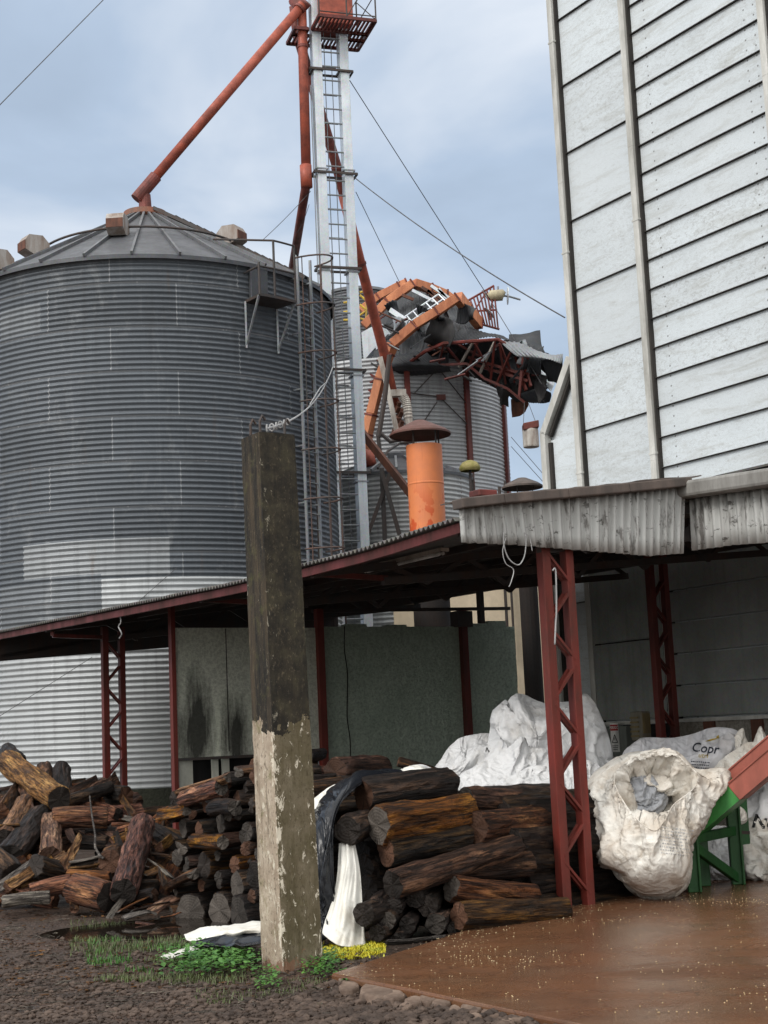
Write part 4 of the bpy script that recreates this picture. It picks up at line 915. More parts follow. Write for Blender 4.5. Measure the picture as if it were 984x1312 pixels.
fd = empty('dangling_floodlight', A(636, 380, 37), 'beige floodlight with round discs hanging on the twisted red railing', 'lamp')
b = M(); b.tube([A(626, 381, 37), A(630, 379, 37), A(644, 378, 37), A(646, 379, 37)], [.10, .15, .15, .10], 10); b.build('housing', M_lamp, fd, smooth=True)
b = M(); b.tube([A(650, 379, 36.95), A(651, 379, 36.95)], [.23, .23], 18); b.build('disc', M_galv, fd); b = M(); b.tube([A(627, 401, 36.95), A(628, 400, 36.95)], [.19, .12], 14); b.build('shade', M_galv, fd)
for pts in (((653, 380), (667, 384)), ((626, 384), (618, 372)), ((631, 386), (627, 402), (628, 410)), ((638, 374), (638, 367)), ((630, 373), (644, 372.5)), ((645, 379), (653, 380))): b = M(); b.tube([A(x, y, 37) for x, y in pts], .026, 6); b.build('bracket_arm', M_galvdk, fd)
# pipes and poles before the wreck
lone('bent_white_pipe', 'pale straight pipe leaning against the wrecked silo, left of the flexible hose', 'pipe', M_whitepipe, lambda b: (b.beam(A(487, 458, 35.3), A(497, 500, 35.3), .16, .12), b.beam(A(497, 500, 35.3), A(509, 556, 35.3), .16, .12)))
def f_(b):
    b.tube(spline([A(516, 507, 35.5), A(520, 514, 35.5), A(522, 524, 35.5), A(524, 540, 35.5), A(528, 558, 35.5), A(529, 575, 35.5)], 40), [.10 + .02 * (i % 2) * (i < 22) for i in range(40)], 12); b.box(A(510, 504, 35.5), V((.2, 0, -.0)), V((0, .1, 0)), Z * .08)
lone('flexible_hose', 'ribbed off-white hose hanging in front of the wrecked silo', 'hose', M_whitepipe, f_)
lone('dark_pole', 'thin dark leaning pole in front of the orange conveyor', 'pole', M_darkiron, lambda b: (b.tube([A(499, 455, 35.0), A(493, 510, 35.0), A(485, 560, 35.0)], .06, 8), b.tube([A(484, 552, 35), A(500, 566, 35), A(520, 562, 35)], .05, 6), b.tube([A(484, 556, 35), A(487, 580, 35)], .05, 6)))
def f_(b):
    for i in range(8): p0, p1 = A(505 + rnd.uniform(-3, 8), 512 + i * 7, 36), A(512 + rnd.uniform(-4, 6), 520 + i * 6, 35.8); b.beam(p0, p1, .16, .1, V((rnd.random(), 1, rnd.random())))
    b.box(A(510, 557, 35.6), V((.14, 0, 0)), V((0, .1, 0)), Z * .14)
lone('crushed_gearbox', 'crushed rusty gearbox under the end of the red spout', 'machine', M_rust, f_)
lone('bent_box_panel', 'crumpled pale sheet-metal panels under the orange arches', 'panel', M_galv, lambda b: (b.prism([A(x, y, 37.3) for x, y in ((463, 426), (485, 414), (497, 428), (480, 446), (466, 462))], V((.1, .1, 0))), b.prism([A(x, y, 36.9) for x, y in ((478, 436), (490, 430), (493, 442), (482, 448))], V((.05, .12, 0)))))
def f_(b):
    for (x0, y0, x1, y1) in ((461, 375, 470, 372), (470, 372, 469, 412), (461, 378, 469, 385), (461, 390, 470, 398), (470, 398, 461, 404), (461, 408, 472, 411), (440, 388, 452, 386), (440, 400, 455, 398), (440, 410, 455, 410)): b.tube([A(x0, y0, 39.5), A(x1, y1, 39.5)], .03, 6)
lone('yellow_ladder', 'yellow ladder cage half hidden behind the tower', 'ladder', M_yellow, f_)
def f_(b):
    c = A(462, 480, 47); c = V((c.x, 47, 0)); zt = A(462, 372, 46).z; corr_wall(b, c, 1.25, .5, zt, 40, sub=4); b.lathe(c, [(1.29, zt - .02), (1.2, zt + .1), (.1, zt + .3)], 40)
lone('dark_bin', 'dark round steel bin behind the tower, its rim above the yellow ladder', 'silo', M_roofcone, f_, True)
lone('rusty_beam', 'rusty steel beam leaning down toward the orange stack', 'beam', M_rust, lambda b: b.beam(A(462, 552, 31.8), A(527, 634, 31.2), .16, .14))
lone('orange_drum', 'small faded red drum between the tower and the hopper roof', 'drum', M_spout, lambda b: b.tube([A(463, 596, 32.6), A(473, 588, 32.6), A(480, 586, 32.6)], [.20, .26, .16], 14), True)

# ================================================================== squat hopper bin
HC = V((A(509, 640, 33.5).x, 33.5, 0)); HR = 1.72; HE = A(525, 603, 31.8).z
hp = empty('hopper_bin', HC, 'squat corrugated steel bin with a low cone roof behind the orange stack', 'silo')
b = M(); corr_wall(b, HC, HR, .4, HE, 90); b.build('wall', m_silo('bin_sheets', HR, (.40, .41, .41), (.3, .3, .3), -1), hp, smooth=True)
b = M(); b.lathe(HC, [(HR + .06, HE - .05), (HR + .06, HE + .02), (.62, HE + .50), (.60, HE + .62), (.1, HE + .75)], 20); rf = b.build('roof', M_roofcone, hp)
for k in range(20):
    a = 2 * pi * k / 20; b = M(); d = V((cos(a), sin(a), 0)); b.beam(HC + d * (HR + .07) + Z * (HE + .05), HC + d * .62 + Z * (HE + .53), .05, .06); b.build('roof_rib', M_galvdk, rf)
b = M(); b.tube([A(484, 600, 31.9), A(497, 578, 32.4), A(512, 568, 32.8), A(530, 566, 32.8)], .03, 6); b.build('roof_hoop', M_darkiron, rf)
for px_ in (590,):
    P = A(px_, 640, 32.6); b = M(); b.beam(V((P.x, P.y, .5)), V((P.x, P.y, HE)), .09, .06); b.build('stiffener', M_redlit, hp)
P = A(606, 620, 33.2); b = M(); b.beam(V((P.x, P.y, .5)), V((P.x, P.y, HE + .12)), .06, .06); b.build('stay', M_darkiron, hp)
lone('crossed_bracing', 'dark crossed steel bracing standing before the squat bin', 'frame', M_darkiron, lambda b: (b.beam(A(489, 604, 31.3), A(516, 700, 31.3), .09, .09), b.beam(A(500, 606, 31.4), A(466, 700, 31.4), .08, .08), b.beam(A(489, 600, 31.5), A(494, 710, 31.5), .10, .1)))

# ================================================================== stacks and caps above the shed roof
CH = V((A(547, 650, 27).x, 27, 0)); cr_ = m_of(23.5, 27); zt = A(547, 571, 27).z
ch = empty('orange_stack', CH, 'faded orange steel stack with a wide conical rain cap above the shed roof', 'chimney')
M_stack = NT('stack_orange'); _t = M_stack
_p = _t.ramp(_t.noise(_t.map(_t.obj, (1, 1, .7)), 2.6, 4, .6), [(.50, 0), (.53, 1)]); _x, _y, _z = _t.xyz(_t.obj)
_low = _t.ramp(_t.m('DIVIDE', _z, zt), [(.80, 1), (.90, 0)])
_c = _t.mix(_t.ramp(_t.noise(_t.obj, 4, 5, .6), [(.3, 0), (.7, 1)]), (.66, .21, .075), (.56, .185, .08)); _c = _t.mix(_t.m('MULTIPLY', _p, _low), _c, (.50, .085, .025)); _c = _t.mix(_t.ramp(_t.noise(_t.map(_t.obj, (7, 7, .6)), 2, 5), [(.6, 0), (.8, .5)]), _c, (.3, .08, .03))
M_stack = _t.out(_c, .5)
b = M(); b.lathe(CH, [(cr_ + .004, 0), (cr_ + .004, 4.3), (.02, 4.301)], 40); b.build('lower_shell', M_shadeblk, ch); b = M(); b.lathe(CH, [(cr_, 4.0), (cr_, zt - .75), (cr_ + .006, zt - .74), (cr_ + .006, zt - .72), (cr_, zt - .71), (cr_, zt), (cr_ - .01, zt), (cr_ - .012, zt - .5), (.01, zt - .5)], 48); b.build('shell', M_stack, ch, smooth=False)  # lower shell coloured black for the shade below the shed roof
b = M(); zc = A(543, 556, 27).z; rc = m_of(40, 27); b.lathe(CH + V((-.06, 0, 0)), [(rc, zc - .03), (rc, zc), (rc * .86, zc + .06), (.10, zc + .25), (.02, zc + .26)], 40); b.build('rain_cap', paint('cap_rust', (.14, .06, .05), (.10, .055, .045), .6, 5, .5), ch, smooth=False, solid=.01)
for a in (.4, 2.2, 4.0, 5.5): b = M(); b.beam(CH + V((cos(a) * (cr_ - .03), sin(a) * (cr_ - .03), zt - .3)), CH + V((cos(a) * (cr_ - .03), sin(a) * (cr_ - .03), zc + .08)), .03, .03); b.build('cap_leg', M_darkiron, ch)
VC = A(669, 622, 25.5); vp = empty('vent_pipe', V((VC.x, VC.y, 0)), 'thin vent pipe with a dark flat conical cap beside the white building', 'vent')
b = M(); rc = m_of(26.5, 25.5); b.lathe(V((VC.x, VC.y, 0)), [(rc, VC.z - .05), (rc, VC.z - .02), (rc * .8, VC.z + .03), (.08, VC.z + .125), (.01, VC.z + .13)], 36); b.build('rain_cap', M_capping, vp, solid=.008)
b = M(); b.tube([V((VC.x, VC.y, 0)), V((VC.x, VC.y, VC.z - .2))], .16, 16); b.build('pipe', M_shadeblk, vp)  # pipe coloured black for shade as well
for a in (-.1, 2.0, 4.1): b = M(); b.beam(V((VC.x + .15 * cos(a), VC.y + .15 * sin(a), VC.z - .22)), V((VC.x + .2 * cos(a), VC.y + .2 * sin(a), VC.z)), .015, .015); b.build('cap_leg', M_darkiron, vp)
LC = A(602, 600, 30); lv = empty('lichen_vent', V((LC.x, 30, 0)), 'small vent with a domed cap covered in yellow-green lichen', 'vent')
b = M(); rl = m_of(14, 30); b.lathe(V((LC.x, 30, LC.z)), [(rl * .85, -.06), (rl, -.02), (rl * .96, .04), (rl * .7, .12), (rl * .3, .16), (.01, .17)], 24); o = b.build('cap', M_lichen, lv, smooth=True)
b = M(); b.tube([V((LC.x, 30, 0)), V((LC.x, 30, LC.z))], .03, 8); b.build('pipe', M_darkiron, lv)
b = M(); b.tube([V((LC.x + .5, 29, 3)), V((LC.x + .5, 29, A(612, 625, 29).z)), ], .03, 6); b.tube([V((LC.x + .62, 29, 3)), V((LC.x + .62, 29, A(612, 618, 29).z))], .025, 6); tag(b.build('thin_rods', M_darkiron), 'two thin dark rods above the shed ridge beside the lichen cap', 'rod')
# bucket hanging from the wreck
hb = empty('hanging_bucket', A(680, 575, 34.6), 'pale metal bucket with a rust red lid hanging on wires from the wreck', 'bucket')
c = A(680, 560, 34.6); r = m_of(10.5, 34.6); h0, h1 = A(680, 573, 34.6).z, A(680, 550, 34.6).z; b = M(); ax = V((.03, 0, 0))
b.lathe(V((c.x, c.y, 0)), [(.01, h0), (r * .96, h0), (r, h0 + .03), (r, h1 - .05), (r * .95, h1)], 24); b.build('can', M_whitepipe, hb, smooth=False)
b = M(); b.box(V((c.x + .01, c.y, h1 + .07)), V((r * .98, 0, .03)), V((0, r * .95, 0)), Z * .085); b.build('lid', M_spoutdk, hb, bevel=.02)
b = M(); b.tube([V((c.x - .16, c.y, h1 + .1)), A(672, 516, 35.4)], .008, 4); b.tube([V((c.x + .16, c.y, h1 + .1)), A(677, 516, 35.4)], .008, 4); b.build('hanging_wires', M_wire, hb)

# ================================================================== cables
def cable(p0, p1, r, label, sag=0.0, mt=None):
    P = [lerp(p0, p1, i / 16) - Z * sag * 4 * (i / 16) * (1 - i / 16) for i in range(17)]; b = M(); b.tube(P, r * .72, 5); tag(b.build('guy_cable', mt or M_wire), label, 'cable')
cable(A(-60, 195, 22), A(140, -8, 26), .012, 'dark overhead cable crossing the sky above the big silo')
cable(T(448, 103), A(628, 384, 37), .014, 'guy wire from the tower top down to the floodlight railing')
cable(A(628, 384, 37), A(694, 492, 35.2), .014, 'guy wire continuing from the floodlight over the torn flap')
cable(T(455, 228), S(7.0, 6.3, 7.9), .016, 'guy wire from mid tower to the white building', .12)
cable(T(456, 246), A(512, 362, 38.7), .012, 'guy wire from mid tower to the orange arch')
cable(T(398, 245), A(336, 308, 30), .010, 'guy wire from the tower to the silo landing', .03); cable(T(396, 262), A(378, 300, 33), .008, 'thin slack wire beside the kinked spout', .1)
cable(A(655, 560, 40), A(700, 612, 36), .012, 'upper of two thin wires behind the hanging bucket'); cable(A(655, 572, 40), A(700, 622, 36), .012, 'lower of two thin wires behind the hanging bucket')
cable(A(-20, 930, 25.2), A(118, 842, 25.2), .008, 'thin dark cable slanting across the lower silo wall', .0); cable(A(178, 770, 26.2), A(226, 728, 26.2), .008, 'short thin wire rising from the shed roof before the silo')
# ================================================================== ground, slab, puddle
PUD = [(150, 1180), (185, 1172), (330, 1180), (335, 1200), (300, 1212), (240, 1214), (180, 1204), (140, 1196)]
PUDP = [G(*q) for q in PUD]; PC = G(240, 1186)
def gh(x, y):
    h = .035 * N3((x, y, 0), .35) + .022 * N3((x, y, 7), 1.1) + .010 * N3((x, y, 3), 3.1)
    d = sqrt(((x - PC.x) / 1.35) ** 2 + ((y - PC.y) / .85) ** 2); h *= sm(.4, 1.6, d) if d < 1.6 else 1
    h -= .06 * (1 - sm(.55, 1.15, d))
    k = sm(14, 17, y); return h * (1 - k * .7)
xs = [-400, -150, -60, -25, -12] + [-9 + .09 * i for i in range(150)] + [5.5, 7, 10, 14, 25, 60, 150, 400]
ys = [-60, -10, 0, 4, 6] + [7 + .08 * i for i in range(100)] + [15.3 + .4 * i for i in range(14)] + [22, 26, 32, 40, 55, 80, 150, 400, 900]
b = M(); b.grid([[V((x, y, gh(x, y) if abs(x) < 30 and 3 < y < 40 else 0)) for x in xs] for y in ys]); tag(b.build('ground', M_dirt, loc=(0, 0, 0), smooth=True), kind='structure')
b = M(); b.lathe(V((PC.x, PC.y, -.016)), [(1.75, 0), (.01, 0)], 40); o = b.build('puddle', M_water); tag(o, kind='structure')
ST = .05
sl = [G(x, y, ST) for x, y in ((424, 1247), (470, 1232), (530, 1213), (600, 1190), (660, 1174), (720, 1163))] + [G(880, 1105, ST), G(1100, 1075, ST), V((14, 16, ST)), V((14, 4, ST)), V((3.5, 4, ST))] + [G(770, 1318, ST), G(640, 1291, ST), G(530, 1268, ST)]
b = M(); q = [V((p.x, p.y, -.1)) for p in sl]; b.prism(q, Z * (.1 + ST)); tag(b.build('concrete_slab', M_slab, bevel=.015), kind='structure')
def inside(p, poly):
    c = False; n = len(poly)
    for i in range(n):
        a, d = poly[i], poly[(i + 1) % n]
        if (a.y > p.y) != (d.y > p.y) and p.x < (d.x - a.x) * (p.y - a.y) / (d.y - a.y) + a.x: c = not c
    return c
# flat stones edging the slab
for i, (x, y, rx, ry) in enumerate(((455, 1252, 22, 8), (486, 1268, 26, 10), (505, 1275, 16, 6), (530, 1282, 13, 6), (548, 1279, 12, 6), (566, 1283, 14, 7), (604, 1291, 15, 7), (583, 1293, 8, 5), (632, 1297, 16, 6), (520, 1289, 9, 4), (447, 1264, 14, 5), (664, 1303, 14, 5), (650, 1309, 10, 4), (606, 1303, 12, 4))):
    c = G(x, y, .02); hw = m_of(rx, c.y); hd = ry * c.y * c.y / (F_PX * EYE); b = M(); k = 11; top = []; bot = []
    for j in range(k):
        a = 2 * pi * j / k; rr = 1 + .22 * N3((i * 5, cos(a), sin(a)), 1.3); top.append(c + V((hw * cos(a) * rr * .9, hd * sin(a) * rr * .9, .008 + .012 * N3((a, i, 0), 1)))); bot.append(c + V((hw * cos(a) * rr, hd * sin(a) * rr, -.05)))
    b.add(top + bot, [tuple(range(k))] + [(j + k, (j + 1) % k + k, (j + 1) % k, j) for j in range(k)])
    tag(b.build('paving_stone', M_pave, bevel=.012), 'flat brown stone set in the row along the slab edge', 'stone', 'stones edging the concrete slab')
# loose gravel: one mesh of small angular stones
ico = [V(p).normalized() for p in ((0, 0, 1), (.9, 0, .35), (.28, .85, .4), (-.72, .53, .45), (-.72, -.53, .38), (.28, -.85, .45), (.7, .5, -.4), (-.28, .85, -.45), (-.9, 0, -.4), (-.28, -.85, -.45), (.72, -.53, -.45), (0, 0, -1))]
icf = [(0, 1, 2), (0, 2, 3), (0, 3, 4), (0, 4, 5), (0, 5, 1), (1, 6, 2), (2, 7, 3), (3, 8, 4), (4, 9, 5), (5, 10, 1), (6, 7, 2), (7, 8, 3), (8, 9, 4), (9, 10, 5), (10, 6, 1), (11, 7, 6), (11, 8, 7), (11, 9, 8), (11, 10, 9), (11, 6, 10)]
b = M(); n = 0; sl2 = sl
while n < 6500:
    x = rnd.uniform(-20, 800); y = 1195 + 125 * sqrt(rnd.random()); p = G(x, y)
    if inside(p, sl2): continue
    dens = .45 + .55 * sm(-.2, .35, N3((p.x, p.y, 9), .9)) * (1 if x > 330 else .6) 
    if rnd.random() > dens or sqrt(((p.x - PC.x) / 1.2) ** 2 + ((p.y - PC.y) / .6) ** 2) < 1: continue
    n += 1; s_ = .006 + .024 * rnd.random() ** 3; s_ *= 1.35 if x > 380 and y > 1255 else 1; ax = (rnd.uniform(.7, 1.4), rnd.uniform(.7, 1.4), rnd.uniform(.4, .9)); a = rnd.uniform(0, 6.3); ca, sa = cos(a), sin(a)
    z = gh(p.x, p.y) + s_ * .25
    b.add([V((p.x + s_ * (v.x * ax[0] * ca - v.y * ax[1] * sa), p.y + s_ * (v.x * ax[0] * sa + v.y * ax[1] * ca), z + s_ * v.z * ax[2])) for v in ico], icf)
for i in range(150):
    x = rnd.uniform(0, 780); y = rnd.uniform(1235, 1318); p = G(x, y)
    if inside(p, sl2): continue
    s_ = rnd.uniform(.018, .05) if x > 380 else rnd.uniform(.014, .03); ax = (rnd.uniform(.8, 1.5), rnd.uniform(.7, 1.2), rnd.uniform(.25, .55)); a = rnd.uniform(0, 6.3); ca, sa = cos(a), sin(a)
    jit = [rnd.uniform(.8, 1.15) for _ in ico]; z = gh(p.x, p.y) + s_ * .1
    b.add([V((p.x + s_ * j * (v.x * ax[0] * ca - v.y * ax[1] * sa), p.y + s_ * j * (v.x * ax[0] * sa + v.y * ax[1] * ca), z + s_ * j * v.z * ax[2])) for v, j in zip(ico, jit)], icf)
tag(b.build('gravel', M_gravel, loc=(0, 0, 0)), 'loose dark gravel scattered over the muddy ground', 'gravel', kind='stuff')
# bark crumbs trodden into the dirt round the stacks
b = M()
for i in range(900):
    x = rnd.uniform(-10, 470); y = rnd.uniform(1150, 1262) + 30 * rnd.random() ** 3; p = G(x, y)
    if inside(p, sl) or sqrt(((p.x - PC.x) / 1.3) ** 2 + ((p.y - PC.y) / .8) ** 2) < 1: continue
    s_ = rnd.uniform(.008, .035); a = rnd.uniform(0, 6.3); d = V((cos(a), sin(a), rnd.uniform(-.15, .15))) * s_; t_ = V((-sin(a), cos(a), rnd.uniform(-.2, .2))) * s_ * rnd.uniform(.25, .5); c = p + Z * (gh(p.x, p.y) + .008); h = Z * .006
    b.add([c - d - t_, c + d - t_ * .6, c + d * .8 + t_, c - d * .9 + t_, c - d - t_ + h, c + d - t_ * .6 + h, c + d * .8 + t_ + h, c - d * .9 + t_ + h], [(3, 2, 1, 0), (4, 5, 6, 7), (0, 1, 5, 4), (1, 2, 6, 5), (2, 3, 7, 6), (3, 0, 4, 7)])
tag(b.build('bark_litter', B_brown, loc=(0, 0, 0)), 'brown bark crumbs trodden into the dirt by the wood stacks', 'litter', kind='stuff')
# twigs, straw and spilt grain
b = M()
for i in range(420):
    x = rnd.uniform(-10, 430); y = rnd.uniform(1170, 1300); p = G(x, y); 
    if inside(p, sl): continue
    a = rnd.uniform(0, pi); L = rnd.uniform(.02, .10); z = gh(p.x, p.y) + .012; d = V((cos(a), sin(a), rnd.uniform(-.1, .1))) * L; b.tube([p + Z * z - d, p + Z * (z + .006) + V((rnd.uniform(-.01, .01), rnd.uniform(-.01, .01), 0)), p + Z * z + d], .003, 4)
tag(b.build('twig_litter', B_grey, loc=(0, 0, 0)), 'dry twigs and straw littering the dirt', 'litter', kind='stuff')
b = M(); n = 0
while n < 750:
    x = rnd.uniform(440, 984); y = 1135 + 165 * rnd.random() ** 1.7; p = G(x, y, ST)
    if not inside(p, sl) or rnd.random() > .10 + 2.2 * max(0, N3(p, 1.1) - .02): continue
    n += 1; s_ = rnd.uniform(.002, .0052); b.add([V((p.x + s_ * v.x, p.y + s_ * v.y, ST + .004 + s_ * .8 * v.z)) for v in ico], icf)
tag(b.build('spilt_grain', M_grain, loc=(0, 0, 0)), 'pale maize kernels scattered over the wet slab', 'grain', kind='stuff')

# ================================================================== weeds and grass
def leafy(name, mt, n, area, size, tall, label, up=.5, dens=None):
    b = M(); k = 0; tries = 0
    while k < n and tries < n * 30:
        tries += 1
        x, y = area(); p = G(x, y); 
        if inside(p, sl) : continue
        if dens and rnd.random() > dens(x, y, p): continue
        k += 1; a = rnd.uniform(0, 2 * pi); d = V((cos(a), sin(a), 0)); t = V((-sin(a), cos(a), 0)); h = rnd.uniform(.2, 1) * tall; s_ = size * rnd.uniform(.6, 1.3); base = p + Z * (gh(p.x, p.y) + h)
        tip = d * s_ + Z * s_ * rnd.uniform(-.3, up); w = s_ * rnd.uniform(.28, .42); lift = Z * s_ * .10
        b.add([base - d * s_ * .1, base + tip * .35 + t * w + lift, base + tip * .35 - t * w + lift, base + tip * .75 + t * w * .7 + lift, base + tip * .75 - t * w * .7 + lift, base + tip], [(0, 2, 1), (1, 2, 4, 3), (3, 4, 5)])
    return tag(b.build(name, mt, loc=(0, 0, 0), smooth=True), label, 'plants', kind='stuff')
def blades(name, mt, n, area, hgt, wid, label, dens=None):
    b = M(); k = 0; tries = 0
    while k < n and tries < n * 30:
        tries += 1
        x, y = area(); p = G(x, y)
        if inside(p, sl): continue
        if dens and rnd.random() > dens(x, y, p): continue
        k += 1; a = rnd.uniform(0, 2 * pi); d = V((cos(a), sin(a), 0)); t = V((-sin(a), cos(a), 0)); h = hgt * rnd.uniform(.45, 1.2); l = h * rnd.uniform(.2, .8); z0 = p + Z * (gh(p.x, p.y) - .005)
        b.add([z0 + t * wid, z0 - t * wid, z0 + d * l * .4 + Z * h * .6 + t * wid * .7, z0 + d * l * .4 + Z * h * .6 - t * wid * .7, z0 + d * l + Z * h], [(0, 1, 3, 2), (2, 3, 4)])
    return tag(b.build(name, mt, loc=(0, 0, 0), smooth=True), label, 'grass', kind='stuff')
u_ = rnd.uniform
leafy('weeds', M_leaf, 1000, lambda: (u_(200, 334), u_(1219, 1256)), .042, .13, 'bright green broad-leaved weeds left of the concrete pillar', dens=lambda x, y, p: sm(0, 1, 1.25 - abs(x - 275) / 70 - max(0, (1236 - y) / 22)))
leafy('weeds', M_leaf, 420, lambda: (u_(385, 440), u_(1228, 1256)), .032, .08, 'small green weeds at the right foot of the pillar', dens=lambda x, y, p: .9 - abs(x - 412) / 40)
leafy('weeds', M_leaf, 170, lambda: (u_(325, 358), u_(1250, 1268)), .03, .07, 'small clump of weeds in front of the pillar')
leafy('weeds', M_leaf, 60, lambda: (u_(440, 478), u_(1250, 1262)), .025, .04, 'few green weeds beside the edging stones')
blades('grass', M_grass, 3600, lambda: (u_(90, 330), u_(1180, 1262)), .055, .003, 'thin patchy grass growing at the puddle edge', dens=lambda x, y, p: sm(-.15, .3, N3(p, 1.6)) * sm(0, 1, 1.3 - abs(x - 200) / 120) * (0 if sqrt(((p.x - PC.x) / 1.1) ** 2 + ((p.y - PC.y) / .55) ** 2) < 1 else 1))
blades('grass', M_leaf, 650, lambda: (u_(110, 260), u_(1195, 1250)), .06, .004, 'taller bright grass tufts among the weeds', dens=lambda x, y, p: sm(0, .3, N3(p + V((5, 0, 0)), 1.8)) * (0 if sqrt(((p.x - PC.x) / 1.05) ** 2 + ((p.y - PC.y) / .5) ** 2) < 1 else 1))
blades('grass', M_grass, 500, lambda: (u_(250, 420), u_(1255, 1290)), .04, .003, 'sparse short grass in front of the pillar', dens=lambda x, y, p: sm(0, .4, N3(p, 2.1)))
blades('grass', M_ygrass, 3600, lambda: (u_(398, 494), u_(1208, 1232)), .026, .007, 'bright yellow grass between the pillar and the log stack', dens=lambda x, y, p: .9 if y > 1245 - (x - 390) * .33 - 10 - 12 and y < 1247 - (x - 400) * .25 else .05)

# ================================================================== concrete pillar
pc = G(363, 1248); pp = empty('concrete_pillar', pc + (U + W) * .17, 'square mould-stained concrete pillar with peeling pale lower half', 'pillar')
def pillar_z(py, px): d = ray(px, py); t = pc.y / d.y; return (CAM + d * t).z
ht = pillar_z(553, 333); s0_, s1_ = .325, .298; lean_ = V((-.045, 0, 0)) + U * 0
NPL = 46
b = M(); rows = []
per = []
for side in range(4):
    for i in range(8): per.append((side, i / 8))
for j in range(NPL + 1):
    f = j / NPL; s_ = lerp(s0_, s1_, f) * (1.0 if f > .005 else 1.0); o = pc + lean_ * f + Z * (-.1 + (ht + .1) * f); row = []
    cs = [V((0, 0, 0)), U * s_, U * s_ + W * s_, W * s_]
    for side, t in per:
        p = lerp(cs[side], cs[(side + 1) % 4], t); c_ = (cs[0] + cs[2]) / 2; q = o + p; e = 1.0 if t else .978 + .025 * N3((side * 3, f * 40, 2), 1)
        q = o + c_ + (p - c_) * (e + .012 * N3(q, 9) + .006 * N3(q, 25)); row.append(q)
    row.append(row[0]); rows.append(row)
b.grid([r[::-1] for r in rows]); k = len(b.v); b.add(rows[-1][:-1], [tuple(range(32))[::-1]])
M_pil = m_pillar(pillar_z(930, 350)); b.build('shaft', M_pil, pp)
topc = pc + lean_ + (U + W) * .14 + Z * ht
b = M()
for q in ((-.1, -.11), (.05, -.11), (-.05, .12)): p = topc + U * q[0] + W * q[1]; b.tube([p - Z * .1, p + Z * .09, p + Z * .13 + W * .02, p + Z * .10 + W * .045], .011, 6)
b.build('rebar_hook', M_darkiron, pp)
p0 = topc + Z * .06; p1 = T(431, 455, -.6); pts = [lerp(p0, p1, i / 40) - Z * .55 * (1 - (2 * i / 40 - 1) ** 2) * .55 for i in range(41)]
b = M(); b.tube(pts, .009, 6)
for i in range(6): q = pts[i]; b.tube([q + V((cos(a) * .018, 0, sin(a) * .028)) for a in [2 * pi * k_ / 8 for k_ in range(9)]] if i % 2 else [q + V((0, cos(a) * .018, sin(a) * .028)) for a in [2 * pi * k_ / 8 for k_ in range(9)]], .007, 5, cap=False)
b.tube([pts[14] + Z * .02, lerp(pts[20], pts[22], .5) + Z * .08, pts[26] + Z * .01, pts[30]], .008, 5)
tag(b.build('stay_chain', M_wirelight), 'pale chain and wire stay running from the pillar top to the tower', 'chain')

